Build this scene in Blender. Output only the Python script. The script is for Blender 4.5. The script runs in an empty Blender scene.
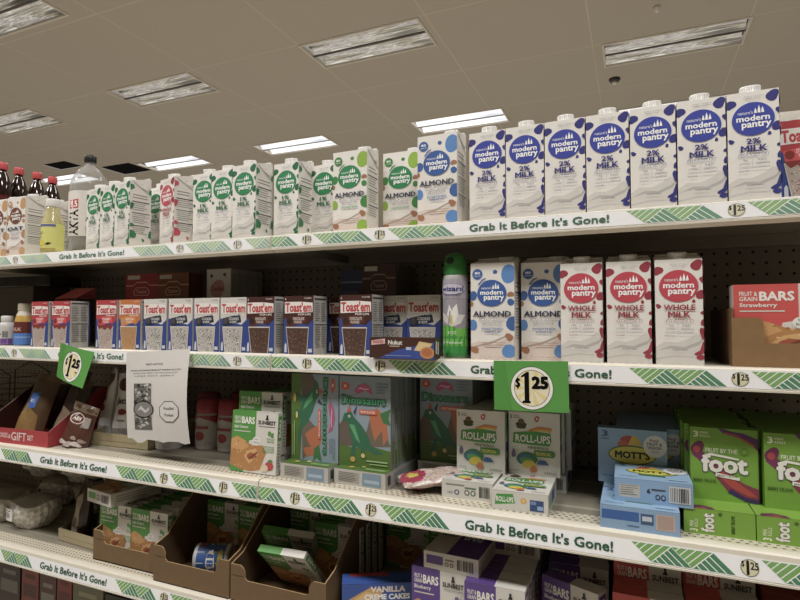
import bpy, math, random
from mathutils import Vector, Matrix, Euler
random.seed(7)
C = bpy.context.scene.collection
R = math.radians
Z0 = 1.5                       # height of the top shelf's price channel above the floor
SURF = {1: Z0 + .031, 2: Z0 - .2475, 3: Z0 - .528, 4: Z0 - .818, 5: Z0 - 1.108}
FRONT = {1: 0.0, 2: .004, 3: -.037, 4: -.030, 5: -.030}
BACKY = .385

# ------------------------------------------------------------------ materials
def lin(c):
    if isinstance(c, str):
        c = [int(c[i:i + 2], 16) / 255 for i in (0, 2, 4)]
    return tuple((x / 12.92 if x <= .04045 else ((x + .055) / 1.055) ** 2.4) for x in c) + (1.0,)

MATS = {}
def new_mat(name):
    m = bpy.data.materials.new(name); m.use_nodes = True
    nt = m.node_tree; b = nt.nodes['Principled BSDF']
    return m, nt, b

def mat_print(name, rough, bump=0.0, spec=.5, noise=.05):
    """printed surface: colour from the mesh's printed pattern, mottled by noise"""
    if name in MATS: return MATS[name]
    m, nt, b = new_mat(name)
    at = nt.nodes.new('ShaderNodeAttribute'); at.attribute_name = 'Col'
    tc = nt.nodes.new('ShaderNodeTexCoord')
    nz = nt.nodes.new('ShaderNodeTexNoise'); nz.inputs['Scale'].default_value = 45; nz.inputs['Detail'].default_value = 3
    nt.links.new(tc.outputs['Object'], nz.inputs['Vector'])
    mr = nt.nodes.new('ShaderNodeMapRange'); mr.inputs['To Min'].default_value = 1 - noise * 1.6; mr.inputs['To Max'].default_value = 1 + noise
    nt.links.new(nz.outputs['Fac'], mr.inputs['Value'])
    mx = nt.nodes.new('ShaderNodeVectorMath'); mx.operation = 'SCALE'
    nt.links.new(at.outputs['Color'], mx.inputs[0]); nt.links.new(mr.outputs['Result'], mx.inputs['Scale'])
    hs = nt.nodes.new('ShaderNodeHueSaturation'); hs.inputs['Saturation'].default_value = .88
    nt.links.new(mx.outputs[0], hs.inputs['Color']); nt.links.new(hs.outputs[0], b.inputs['Base Color'])
    b.inputs['Roughness'].default_value = rough; b.inputs['Specular IOR Level'].default_value = spec
    if bump:
        bp = nt.nodes.new('ShaderNodeBump'); bp.inputs['Strength'].default_value = bump; bp.inputs['Distance'].default_value = .002
        nt.links.new(nz.outputs['Fac'], bp.inputs['Height']); nt.links.new(bp.outputs[0], b.inputs['Normal'])
    MATS[name] = m
    return m

CARD = mat_print('printed_card', .42)
KRAFT = mat_print('kraft_board', .85, .3, .2, .10)
FILM = mat_print('plastic_film', .28, .8, .6, .08)
PLASTIC = mat_print('moulded_plastic', .35, 0, .5, .03)
PAPER = mat_print('plain_paper', .9, .1, .1, .03)
METAL = mat_print('painted_metal', .38, 0, .5, .03)
FIG = mat_print('price_label', .5, 0, .3, .03)

def mat_clear(name, col, alpha, rough=.05):
    m, nt, b = new_mat(name)
    b.inputs['Base Color'].default_value = lin(col); b.inputs['Roughness'].default_value = rough
    tr = nt.nodes.new('ShaderNodeBsdfTransparent'); tr.inputs[0].default_value = (1, 1, 1, 1)
    fr = nt.nodes.new('ShaderNodeLayerWeight'); fr.inputs['Blend'].default_value = .35
    mr = nt.nodes.new('ShaderNodeMapRange'); mr.inputs['To Min'].default_value = alpha; mr.inputs['To Max'].default_value = min(1, alpha + .5)
    nt.links.new(fr.outputs['Facing'], mr.inputs['Value'])
    mx = nt.nodes.new('ShaderNodeMixShader')
    nt.links.new(mr.outputs['Result'], mx.inputs[0]); nt.links.new(tr.outputs[0], mx.inputs[1]); nt.links.new(b.outputs[0], mx.inputs[2])
    nt.links.new(mx.outputs[0], nt.nodes['Material Output'].inputs['Surface'])
    return m
CLEAR = mat_clear('clear_plastic', 'c9c9c4', .22)
JUICE = mat_clear('yellow_juice', 'd8cf98', .55)
WRAP = mat_clear('cloudy_wrap', 'd8d4ca', .55, .25)

# ------------------------------------------------------------------ text
TCACHE = {}
def text_polys(s, bold=0.0):
    k = (s, bold)
    if k in TCACHE: return TCACHE[k]
    cu = bpy.data.curves.new('lettering', 'FONT'); cu.body = s; cu.size = 1; cu.resolution_u = 2
    cu.fill_mode = 'FRONT'
    o = bpy.data.objects.new('lettering', cu); C.objects.link(o)
    dg = bpy.context.evaluated_depsgraph_get(); dg.update()
    me = o.evaluated_get(dg).to_mesh()
    vs = [(v.co.x, v.co.y) for v in me.vertices]; fs = [tuple(p.vertices) for p in me.polygons]
    o.evaluated_get(dg).to_mesh_clear()
    bpy.data.objects.remove(o); bpy.data.curves.remove(cu)
    if vs and bold > 0:
        b = bold * .95
        sh = [(-b, -b), (b, -b), (b, b), (-b, b)] if bold < .03 else [(-b, 0), (b, 0), (0, b), (0, -b), (-b * .7, -b * .7), (b * .7, -b * .7), (b * .7, b * .7), (-b * .7, b * .7)]
        V = []; Fq = []
        for li, (dx, dy) in enumerate(sh):
            n = len(V); V += [(x + dx, y + dy, li) for x, y in vs]; Fq += [tuple(n + i for i in f) for f in fs]
        vs, fs = V, Fq
    if vs:
        x0 = min(v[0] for v in vs); x1 = max(v[0] for v in vs); y0 = min(v[1] for v in vs); y1 = max(v[1] for v in vs)
        vs = [((v[0] - x0) / max(1e-6, x1 - x0), (v[1] - y0) / max(1e-6, y1 - y0), v[2] if len(v) > 2 else 0) for v in vs]
    TCACHE[k] = (vs, fs)
    return TCACHE[k]

def clip(poly, x0=0, y0=0, x1=1, y1=1):
    def cut(pts, inside, inter):
        out = []
        for i in range(len(pts)):
            a, b = pts[i - 1], pts[i]
            ia, ib = inside(a), inside(b)
            if ib:
                if not ia: out.append(inter(a, b))
                out.append(b)
            elif ia: out.append(inter(a, b))
        return out
    def ix(v): return lambda a, b: (v, a[1] + (b[1] - a[1]) * (v - a[0]) / (b[0] - a[0]))
    def iy(v): return lambda a, b: (a[0] + (b[0] - a[0]) * (v - a[1]) / (b[1] - a[1]), v)
    for f, g in ((lambda p: p[0] >= x0, ix(x0)), (lambda p: p[0] <= x1, ix(x1)), (lambda p: p[1] >= y0, iy(y0)), (lambda p: p[1] <= y1, iy(y1))):
        if not poly: return poly
        poly = cut(poly, f, g)
    return poly

def circle(cx, cy, rx, ry, n=20, wob=0, seed=0):
    r = random.Random(seed); ph = r.random() * 6
    return [(cx + rx * (1 + wob * math.sin(2 * a + ph) + wob * .6 * math.sin(3 * a + ph * 2)) * math.cos(a),
             cy + ry * (1 + wob * math.sin(2 * a + ph) + wob * .6 * math.sin(3 * a + ph * 2)) * math.sin(a)) for a in [2 * math.pi * i / n for i in range(n)]]

# art primitives: lists of ('p', polygon, colour) and ('t', text, x0, y0, x1, y1, colour, bold)
def rect(x0, y0, x1, y1, c): return ('p', [(x0, y0), (x1, y0), (x1, y1), (x0, y1)], c)
def circ(cx, cy, rx, ry, c, wob=0, seed=0, n=20): return ('p', circle(cx, cy, rx, ry, n, wob, seed), c)
def poly(pts, c): return ('p', pts, c)
def txt(s, x0, y0, x1, y1, c, bold=.02): return ('t', s, x0, y0, x1, y1, c, bold)
def lines(x0, y0, x1, y1, n, c, seed=0, fill=.45):
    r = random.Random(seed); out = []
    h = (y1 - y0) / n
    for i in range(n):
        out.append(rect(x0, y1 - h * (i + 1) + h * (1 - fill), x0 + (x1 - x0) * r.uniform(.7, 1), y1 - h * i, c))
    return out
def bars(x0, y0, x1, y1, n, c, seed=0):
    r = random.Random(seed); out = []; w = (x1 - x0) / n
    for i in range(n): out.append(rect(x0 + w * i, y0, x0 + w * i + w * r.uniform(.25, .7), y1, c))
    return out
def speckle(x0, y0, x1, y1, n, cols, s=.02, seed=0, asp=1):
    r = random.Random(seed); out = []
    for i in range(n):
        out.append(('p', circle(r.uniform(x0, x1), r.uniform(y0, y1), s * r.uniform(.5, 1.2), s * asp * r.uniform(.4, 1), 5), r.choice(cols)))
    return out
def xform(art, f, keep=None):
    """remap art: f maps (x,y)->(x,y)"""
    out = []
    for a in art:
        if a[0] == 'p': out.append(('p', [f(*q) for q in a[1]], a[2]))
        elif a[0] == 't':
            vs, fs = text_polys(a[1], a[7])
            X0, Y0, X1, Y1 = a[2:6]
            for n, t in enumerate(fs): out.append(('q', [f(X0 + vs[i][0] * (X1 - X0), Y0 + vs[i][1] * (Y1 - Y0)) for i in t], a[6], vs[t[0]][2], n == 0))
        else: out.append((a[0], [f(*q) for q in a[1]], a[2]) + tuple(a[3:]))
    return out
def rot90(art): return xform(art, lambda x, y: (y, 1 - x))

# ------------------------------------------------------------------ mesh builder
LAY = .000012
class MB:
    def __init__(s): s.v = []; s.f = []; s.c = []; s.sm = []; s.M = Matrix()
    def face(s, pts, col, smooth=False):
        if len(pts) < 3: return
        n = len(s.v); s.v += [tuple(s.M @ Vector(p)) for p in pts]; s.f.append(tuple(range(n, n + len(pts)))); s.c.append(col); s.sm.append(smooth)
    def mesh(s, vs, fs, col, smooth=True):
        n = len(s.v); s.v += [tuple(s.M @ Vector(p)) for p in vs]
        for i, f in enumerate(fs):
            s.f.append(tuple(n + k for k in f)); s.c.append(col[i] if isinstance(col, list) else col); s.sm.append(smooth)
    def box(s, x0, y0, z0, x1, y1, z1, col, ch=0.0):
        if ch <= 0:
            P = [(x0, y0, z0), (x1, y0, z0), (x1, y1, z0), (x0, y1, z0), (x0, y0, z1), (x1, y0, z1), (x1, y1, z1), (x0, y1, z1)]
            F = [(3, 2, 1, 0), (4, 5, 6, 7), (0, 1, 5, 4), (1, 2, 6, 5), (2, 3, 7, 6), (3, 0, 4, 7)]
            s.mesh(P, F, col, False); return
        cx, cy, cz = (x0 + x1) / 2, (y0 + y1) / 2, (z0 + z1) / 2
        hx, hy, hz = (x1 - x0) / 2, (y1 - y0) / 2, (z1 - z0) / 2
        H = (hx, hy, hz); P = {}; V = []
        for sx in (-1, 1):
            for sy in (-1, 1):
                for sz in (-1, 1):
                    for ax in range(3):
                        q = [sx * (hx - (0 if ax == 0 else ch)), sy * (hy - (0 if ax == 1 else ch)), sz * (hz - (0 if ax == 2 else ch))]
                        P[(sx, sy, sz, ax)] = len(V); V.append((cx + q[0], cy + q[1], cz + q[2]))
        F = []
        for ax in range(3):
            for sg in (-1, 1):
                o = [a for a in range(3) if a != ax]; q = []
                for (a, b) in ((-1, -1), (1, -1), (1, 1), (-1, 1)):
                    k = [0, 0, 0]; k[ax] = sg; k[o[0]] = a; k[o[1]] = b; q.append(P[(*k, ax)])
                F.append(q)
        for ax in range(3):
            o = [a for a in range(3) if a != ax]
            for a in (-1, 1):
                for b in (-1, 1):
                    k0 = [0, 0, 0]; k1 = [0, 0, 0]; k0[ax] = -1; k1[ax] = 1
                    for k in (k0, k1): k[o[0]] = a; k[o[1]] = b
                    F.append([P[(*k0, o[0])], P[(*k1, o[0])], P[(*k1, o[1])], P[(*k0, o[1])]])
        for sx in (-1, 1):
            for sy in (-1, 1):
                for sz in (-1, 1): F.append([P[(sx, sy, sz, a)] for a in range(3)])
        G = []
        c = Vector((cx, cy, cz))
        for f in F:   # orient outwards
            p = [Vector(V[i]) for i in f]; n = (p[1] - p[0]).cross(p[2] - p[0]); m = sum(p, Vector()) / len(p) - c
            G.append(tuple(f) if n.dot(m) > 0 else tuple(reversed(f)))
        s.mesh(V, G, col, False)
    def art(s, items, O, U, V, N, fw, fh, step=.00007, base=.00025):
        """print art (unit square) on the face with origin O and unit axes U, V, normal N"""
        O, U, V, N = Vector(O), Vector(U), Vector(V), Vector(N)
        k = 0
        def put(pts, col, off):
            s.face([O + U * (x * fw) + V * (y * fh) + N * off for x, y in pts], col)
        for a in items:
            k += 1; off = base + step * k
            if a[0] == 'p': put(clip(a[1]), a[2], off)
            elif a[0] == 'q' and len(a) > 3:
                k -= 0 if a[4] else 1; put(clip(a[1]), a[2], base + step * k + LAY * a[3])
            elif a[0] == 'q':
                k -= .97; put(clip(a[1]), a[2], base + step * k)
            else:
                vs, fs = text_polys(a[1], a[7]); X0, Y0, X1, Y1 = a[2:6]
                inside = X0 >= 0 and X1 <= 1 and Y0 >= 0 and Y1 <= 1
                if inside:
                    s.mesh([O + U * ((X0 + x * (X1 - X0)) * fw) + V * ((Y0 + y * (Y1 - Y0)) * fh) + N * (off + LAY * ly) for x, y, ly in vs], fs, a[6], False)
                else:
                    for t in fs:
                        put(clip([(X0 + vs[i][0] * (X1 - X0), Y0 + vs[i][1] * (Y1 - Y0)) for i in t]), a[6], off + LAY * vs[t[0]][2])
                k += 1.4 if a[7] >= .03 else .7
    def boxart(s, w, d, h, faces, z=0):
        F = {'front': ((-w / 2, -d / 2, z), (1, 0, 0), (0, 0, 1), (0, -1, 0), w, h), 'right': ((w / 2, -d / 2, z), (0, 1, 0), (0, 0, 1), (1, 0, 0), d, h),
             'left': ((-w / 2, d / 2, z), (0, -1, 0), (0, 0, 1), (-1, 0, 0), d, h), 'back': ((w / 2, d / 2, z), (-1, 0, 0), (0, 0, 1), (0, 1, 0), w, h),
             'top': ((-w / 2, -d / 2, z + h), (1, 0, 0), (0, 1, 0), (0, 0, 1), w, d)}
        for k, a in faces.items(): s.art(a, *F[k])
    def lathe(s, prof, cols, seg=24, c=(0, 0), cap=True):
        """prof: [(r,z)], cols: colour per band"""
        n0 = len(s.v)
        for r, z in prof:
            for i in range(seg):
                a = 2 * math.pi * i / seg; s.v.append(tuple(s.M @ Vector((c[0] + r * math.cos(a), c[1] + r * math.sin(a), z))))
        for k in range(len(prof) - 1):
            col = cols[k] if isinstance(cols, list) else cols
            for i in range(seg):
                j = (i + 1) % seg
                s.f.append((n0 + k * seg + i, n0 + k * seg + j, n0 + (k + 1) * seg + j, n0 + (k + 1) * seg + i)); s.c.append(col); s.sm.append(True)
        if cap:
            c0 = cols[0] if isinstance(cols, list) else cols; c1 = cols[-1] if isinstance(cols, list) else cols
            s.f.append(tuple(n0 + i for i in reversed(range(seg)))); s.c.append(c0); s.sm.append(False)
            s.f.append(tuple(n0 + (len(prof) - 1) * seg + i for i in range(seg))); s.c.append(c1); s.sm.append(False)
    def cylart(s, items, r, z0, h, a0, a1, c=(0, 0), step=.00008):
        """print art around a cylinder between angles a0..a1 (degrees, -90 faces the aisle)"""
        k = 0
        for a in xform(items, lambda x, y: (x, y)):
            k += 1 if a[0] == 'p' else (.03 if len(a) < 4 else (2.4 if a[4] else 0))
            pts = clip(a[1])
            if not pts: continue
            if a[0] == 'p':   # refine long edges so the print follows the curve
                q = []
                for i in range(len(pts)):
                    A, B = pts[i - 1], pts[i]; n = max(1, int(abs(A[0] - B[0]) * 8))
                    for t in range(n): q.append((A[0] + (B[0] - A[0]) * (t + 1) / n, A[1] + (B[1] - A[1]) * (t + 1) / n))
                # slice in vertical strips
                for t in range(8):
                    sl = clip(q, t / 8, 0, (t + 1) / 8, 1)
                    if len(sl) > 2: s._cyl(sl, r + .0003 + step * k, z0, h, a0, a1, c, a[2])
            else: s._cyl(pts, r + .0003 + step * k + (LAY * a[3] if len(a) > 3 else 0), z0, h, a0, a1, c, a[2])
    def _cyl(s, pts, r, z0, h, a0, a1, c, col):
        s.face([(c[0] + r * math.cos(R(a0 + (a1 - a0) * x)), c[1] + r * math.sin(R(a0 + (a1 - a0) * x)), z0 + y * h) for x, y in pts], col)
    def build(s, name, mat, parent=None, loc=None, rot=None):
        me = bpy.data.meshes.new(name); me.from_pydata(s.v, [], s.f)
        at = me.color_attributes.new('Col', 'FLOAT_COLOR', 'CORNER')
        buf = []; cc = {}
        for f, c in zip(s.f, s.c):
            if c not in cc: cc[c] = lin(c)
            buf += list(cc[c]) * len(f)
        at.data.foreach_set('color', buf)
        me.polygons.foreach_set('use_smooth', s.sm)
        me.materials.append(mat); me.update()
        o = bpy.data.objects.new(name, me); C.objects.link(o)
        if parent: o.parent = parent
        if loc is not None: o.location = loc
        if rot is not None: o.rotation_euler = rot
        return o

def tag(o, label, cat, group=None, kind=None):
    if label: o['label'] = label
    if cat: o['category'] = cat
    if group: o['group'] = group
    if kind: o['kind'] = kind
    return o
def thing(name, label, cat, loc=(0, 0, 0), rot=(0, 0, 0), group=None):
    o = bpy.data.objects.new(name, None); o.empty_display_size = .05; C.objects.link(o)
    o.location = loc; o.rotation_euler = rot
    return tag(o, label, cat, group)
def dup(root, loc, rot=(0, 0, 0), label=None, group=None):
    r = root.copy(); C.objects.link(r); r.location = loc; r.rotation_euler = rot
    if label: r['label'] = label
    if group: r['group'] = group
    for ch in list(root.children):
        c = ch.copy(); C.objects.link(c); c.parent = r
        for g in list(ch.children):
            q = g.copy(); C.objects.link(q); q.parent = c
    return r
PROTO = {}
def put(key, maker, loc, rot=(0, 0, 0), label='', group=None):
    """first call places the prototype itself, later calls copies"""
    if key not in PROTO:
        o = maker(); PROTO[key] = o; o.location = loc; o.rotation_euler = rot; o['label'] = label
        if group: o['group'] = group
        return o
    o = dup(PROTO[key], loc, rot, label)
    if group: o['group'] = group
    elif 'group' in o: del o['group']
    return o

# ================================================================== SETTING
FIX = [(-2.2, 3.34), (-4.88, 3.34), (.53, 4.49), (-7.5, 3.32), (-5.0, 1.58), (-4.57, 5.62), (-1.97, 5.65), (-7.02, 5.6), (.62, 6.3), (-9.7, 5.6)]
def room():
    m, nt, b = new_mat('ceiling_tiles')
    tc = nt.nodes.new('ShaderNodeTexCoord')
    sp = nt.nodes.new('ShaderNodeSeparateXYZ'); nt.links.new(tc.outputs['Object'], sp.inputs[0])
    outs = []
    for ax, per, off in (('X', 1.32, 2.2), ('Y', 1.15, -3.33)):
        a = nt.nodes.new('ShaderNodeMath'); a.operation = 'ADD'; a.inputs[1].default_value = off + 66 * per
        nt.links.new(sp.outputs[ax], a.inputs[0])
        d = nt.nodes.new('ShaderNodeMath'); d.operation = 'MODULO'; d.inputs[1].default_value = per; nt.links.new(a.outputs[0], d.inputs[0])
        l = nt.nodes.new('ShaderNodeMath'); l.operation = 'LESS_THAN'; l.inputs[1].default_value = .014; nt.links.new(d.outputs[0], l.inputs[0])
        outs.append(l)
    mxm = nt.nodes.new('ShaderNodeMath'); mxm.operation = 'MAXIMUM'
    nt.links.new(outs[0].outputs[0], mxm.inputs[0]); nt.links.new(outs[1].outputs[0], mxm.inputs[1])
    nz = nt.nodes.new('ShaderNodeTexNoise'); nz.inputs['Scale'].default_value = 1.2; nz.inputs['Detail'].default_value = 2
    nt.links.new(tc.outputs['Object'], nz.inputs['Vector'])
    th = nt.nodes.new('ShaderNodeMath'); th.operation = 'MULTIPLY'; nt.links.new(mxm.outputs[0], th.inputs[0]); nt.links.new(nz.outputs['Fac'], th.inputs[1])
    mx = nt.nodes.new('ShaderNodeMix'); mx.data_type = 'RGBA'; mx.inputs['A'].default_value = lin('bdb3a3'); mx.inputs['B'].default_value = lin('d6cab8')
    nt.links.new(th.outputs[0], mx.inputs['Factor']); nt.links.new(mx.outputs['Result'], b.inputs['Base Color']); b.inputs['Roughness'].default_value = .95
    b.inputs['Specular IOR Level'].default_value = .1
    # ceiling with the holes of the missing tiles cut out
    H = Z0 + 2.528
    holes = [(-8.55, 5.02, -7.98, 5.36), (-7.78, 5.52, -7.08, 6.04)]
    holes2 = holes + [(x + .002, y + .002, x + 1.258, y + .518) for x, y in FIX]
    xs = sorted({-26, 14} | {h[0] for h in holes2} | {h[2] for h in holes2}); ys = sorted({-7, 20} | {h[1] for h in holes2} | {h[3] for h in holes2})
    mb = MB()
    for i in range(len(xs) - 1):
        for j in range(len(ys) - 1):
            cx, cy = (xs[i] + xs[i + 1]) / 2, (ys[j] + ys[j + 1]) / 2
            if any(h[0] < cx < h[2] and h[1] < cy < h[3] for h in holes2): continue
            mb.face([(xs[i], ys[j], H), (xs[i], ys[j + 1], H), (xs[i + 1], ys[j + 1], H), (xs[i + 1], ys[j], H)], 'ffffff')
    tag(mb.build('ceiling', m), None, None, kind='structure')
    for n, h in enumerate(holes):
        k = MB(); k.box(h[0] - .01, h[1] - .01, H + .012, h[2] + .01, h[3] + .01, H + .25, '0c0a09')
        tag(k.build('ceiling_opening', PAPER), ['black opening in the ceiling where a tile is missing, left of the big bottle', 'black opening in the ceiling where a tile is missing, right of the big bottle'][n], 'opening')
    m2, nt, b = new_mat('vinyl_floor')
    br = nt.nodes.new('ShaderNodeTexChecker'); br.inputs['Scale'].default_value = 1 / .3; br.inputs[1].default_value = lin('b9b2a5'); br.inputs[2].default_value = lin('c3bcae')
    tc = nt.nodes.new('ShaderNodeTexCoord'); nt.links.new(tc.outputs['Object'], br.inputs['Vector']); nt.links.new(br.outputs['Color'], b.inputs['Base Color']); b.inputs['Roughness'].default_value = .4
    f = MB(); f.face([(-26, -7, 0), (14, -7, 0), (14, 20, 0), (-26, 20, 0)], 'ffffff'); tag(f.build('floor', m2), None, None, kind='structure')
    for nm, P in (('wall_back', [(-26, 20, 0), (14, 20, 0), (14, 20, H), (-26, 20, H)]), ('wall_left', [(-26, -7, 0), (-26, 20, 0), (-26, 20, H), (-26, -7, H)]), ('wall_right', [(14, 20, 0), (14, -7, 0), (14, -7, H), (14, 20, H)]),
                  ('wall_front', [(14, -7, 0), (-26, -7, 0), (-26, -7, H), (14, -7, H)])):
        w = MB(); w.face(P, 'b8ad9c'); tag(w.build(nm, PAPER), None, None, kind='structure')
    return H
H = room()

# ceiling fixtures
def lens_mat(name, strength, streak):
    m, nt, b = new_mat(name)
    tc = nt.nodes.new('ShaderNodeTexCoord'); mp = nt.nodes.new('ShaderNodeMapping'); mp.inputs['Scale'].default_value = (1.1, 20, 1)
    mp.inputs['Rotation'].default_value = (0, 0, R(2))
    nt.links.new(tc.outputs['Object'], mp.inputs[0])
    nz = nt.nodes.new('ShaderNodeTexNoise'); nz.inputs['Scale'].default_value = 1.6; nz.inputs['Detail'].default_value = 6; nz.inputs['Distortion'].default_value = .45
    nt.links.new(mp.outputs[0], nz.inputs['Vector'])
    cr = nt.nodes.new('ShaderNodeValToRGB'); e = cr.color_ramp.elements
    if streak:  # glowing streaks painted in place of mirror reflections
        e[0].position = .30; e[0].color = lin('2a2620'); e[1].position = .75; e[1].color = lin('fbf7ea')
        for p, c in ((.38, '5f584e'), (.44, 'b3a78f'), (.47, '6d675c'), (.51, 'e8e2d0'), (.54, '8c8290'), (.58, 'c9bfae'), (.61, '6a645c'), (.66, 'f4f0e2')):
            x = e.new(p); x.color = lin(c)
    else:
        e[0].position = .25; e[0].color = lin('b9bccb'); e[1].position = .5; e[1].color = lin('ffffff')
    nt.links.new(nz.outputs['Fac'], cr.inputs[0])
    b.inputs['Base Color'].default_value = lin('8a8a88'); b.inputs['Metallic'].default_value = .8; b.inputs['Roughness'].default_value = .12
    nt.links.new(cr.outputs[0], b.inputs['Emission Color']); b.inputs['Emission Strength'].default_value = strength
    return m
LENS_DIM = lens_mat('painted_mirror_streaks', .62, True); LENS_LIT = lens_mat('lit_reflector', 1.15, False)
def make_light(lit):
    t = thing('ceiling_light', '', 'light')
    W, D = 1.26, .52
    f = MB(); fc = 'd5cbb9'
    f.box(0, 0, -.006, W, .02, .03, fc); f.box(0, D - .02, -.006, W, D, .03, fc); f.box(0, .02, -.006, .02, D - .02, .03, fc); f.box(W - .02, .02, -.006, W, D - .02, .03, fc)
    f.box(0, 0, .085, W, D, .09, '2b2723')
    f.build('frame', METAL, t)
    for k in range(2):
        l = MB(); y0 = .025 + k * .245; n = 10; yw = .225
        vs = []; fs = []
        for i in range(n + 1):
            a = i / n; y = y0 + yw * a; z = .012 + .05 * math.sin(math.pi * a)
            vs += [(.022, y, z), (W - .022, y, z)]
        for i in range(n): fs.append((2 * i, 2 * i + 1, 2 * i + 3, 2 * i + 2))
        l.mesh(vs, fs, 'cccccc', True); l.build('reflector', LENS_LIT if lit else LENS_DIM, t)
    s = MB(); s.box(.022, .25, .0, W - .022, .27, .03, '4d463d' if not lit else '8d8a88'); s.build('divider', METAL, t)
    return t
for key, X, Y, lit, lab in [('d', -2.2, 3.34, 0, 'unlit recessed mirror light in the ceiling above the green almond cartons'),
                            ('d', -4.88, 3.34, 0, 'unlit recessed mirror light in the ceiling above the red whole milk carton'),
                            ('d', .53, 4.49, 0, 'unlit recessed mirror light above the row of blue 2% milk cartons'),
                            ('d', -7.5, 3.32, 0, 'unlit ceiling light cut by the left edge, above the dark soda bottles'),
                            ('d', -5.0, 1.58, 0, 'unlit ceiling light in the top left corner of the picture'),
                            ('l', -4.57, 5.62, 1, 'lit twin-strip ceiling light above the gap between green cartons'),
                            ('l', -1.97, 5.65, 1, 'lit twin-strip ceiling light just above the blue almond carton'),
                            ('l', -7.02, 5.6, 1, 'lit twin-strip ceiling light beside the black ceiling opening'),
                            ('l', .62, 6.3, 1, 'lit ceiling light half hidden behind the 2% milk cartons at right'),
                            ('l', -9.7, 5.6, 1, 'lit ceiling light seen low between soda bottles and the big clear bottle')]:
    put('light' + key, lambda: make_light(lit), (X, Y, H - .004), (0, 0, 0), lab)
sd = MB(); sd.lathe([(.05, H - .03), (.06, H - .012), (.06, H - .001)], '2a2522', 16, (.62, 5.35)); sd.lathe([(.02, H - .06), (.03, H - .03)], 'e0d8cc', 12, (.62, 5.35))
tag(sd.build('ceiling_sprinkler', PLASTIC), 'small dark round sprinkler on the ceiling below the right mirror light', 'sprinkler')
sd = MB(); sd.lathe([(.012, H - .05), (.02, H - .02), (.03, H - .001)], 'e6e0d6', 12, (1.0, 4.0))
tag(sd.build('ceiling_sprinkler', PLASTIC), 'small pale sprinkler head on the ceiling above the right mirror light', 'sprinkler')

# ================================================================== GONDOLA
def peg_mat(name, base, dark):
    m, nt, b = new_mat(name)
    tc = nt.nodes.new('ShaderNodeTexCoord'); sp = nt.nodes.new('ShaderNodeSeparateXYZ'); nt.links.new(tc.outputs['Object'], sp.inputs[0])
    sq = []
    for ax in ('X', 'Z'):
        a = nt.nodes.new('ShaderNodeMath'); a.operation = 'ADD'; a.inputs[1].default_value = 10.16; nt.links.new(sp.outputs[ax], a.inputs[0])
        d = nt.nodes.new('ShaderNodeMath'); d.operation = 'MODULO'; d.inputs[1].default_value = .0254; nt.links.new(a.outputs[0], d.inputs[0])
        c = nt.nodes.new('ShaderNodeMath'); c.operation = 'SUBTRACT'; c.inputs[1].default_value = .0127; nt.links.new(d.outputs[0], c.inputs[0])
        q = nt.nodes.new('ShaderNodeMath'); q.operation = 'POWER'; q.inputs[1].default_value = 2; nt.links.new(c.outputs[0], q.inputs[0]); sq.append(q)
    s = nt.nodes.new('ShaderNodeMath'); s.operation = 'ADD'; nt.links.new(sq[0].outputs[0], s.inputs[0]); nt.links.new(sq[1].outputs[0], s.inputs[1])
    l = nt.nodes.new('ShaderNodeMath'); l.operation = 'LESS_THAN'; l.inputs[1].default_value = .0034 ** 2; nt.links.new(s.outputs[0], l.inputs[0])
    mx = nt.nodes.new('ShaderNodeMix'); mx.data_type = 'RGBA'; mx.inputs['A'].default_value = lin(base); mx.inputs['B'].default_value = lin(dark)
    nt.links.new(l.outputs[0], mx.inputs['Factor']); nt.links.new(mx.outputs['Result'], b.inputs['Base Color']); b.inputs['Roughness'].default_value = .6
    return m
def perf_mat(name, base, dark):
    """front edge of a deck: rows of small slots along the first 6 cm"""
    m, nt, b = new_mat(name)
    tc = nt.nodes.new('ShaderNodeTexCoord'); sp = nt.nodes.new('ShaderNodeSeparateXYZ'); nt.links.new(tc.outputs['Object'], sp.inputs[0])
    def mth(op, *a):
        n = nt.nodes.new('ShaderNodeMath'); n.operation = op
        for i, x in enumerate(a):
            if isinstance(x, (int, float)): n.inputs[i].default_value = x
            else: nt.links.new(x, n.inputs[i])
        return n.outputs[0]
    row = mth('FLOOR', mth('DIVIDE', sp.outputs['Y'], .011))
    xx = mth('ADD', mth('ADD', sp.outputs['X'], 10), mth('MULTIPLY', row, .006))
    fx = mth('LESS_THAN', mth('MODULO', xx, .0125), .0052)
    fy = mth('LESS_THAN', mth('MODULO', sp.outputs['Y'], .011), .0038)
    on = mth('LESS_THAN', sp.outputs['Y'], .058)
    on2 = mth('GREATER_THAN', sp.outputs['Y'], .011)
    msk = mth('MULTIPLY', mth('MULTIPLY', fx, fy), mth('MULTIPLY', on, on2))
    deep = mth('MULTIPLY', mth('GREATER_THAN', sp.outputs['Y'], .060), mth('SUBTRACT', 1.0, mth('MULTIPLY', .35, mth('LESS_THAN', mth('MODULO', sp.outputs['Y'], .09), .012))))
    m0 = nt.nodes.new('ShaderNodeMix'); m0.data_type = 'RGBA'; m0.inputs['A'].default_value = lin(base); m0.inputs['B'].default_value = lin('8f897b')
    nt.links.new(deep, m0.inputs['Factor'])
    mx = nt.nodes.new('ShaderNodeMix'); mx.data_type = 'RGBA'; mx.inputs['B'].default_value = lin(dark); nt.links.new(m0.outputs['Result'], mx.inputs['A'])
    nt.links.new(msk, mx.inputs['Factor']); nt.links.new(mx.outputs['Result'], b.inputs['Base Color']); b.inputs['Roughness'].default_value = .4
    return m
PEG = peg_mat('pegboard', '8f8678', '0a0908'); PERF = perf_mat('perforated_deck', 'd6cebb', '3d372e')

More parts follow.
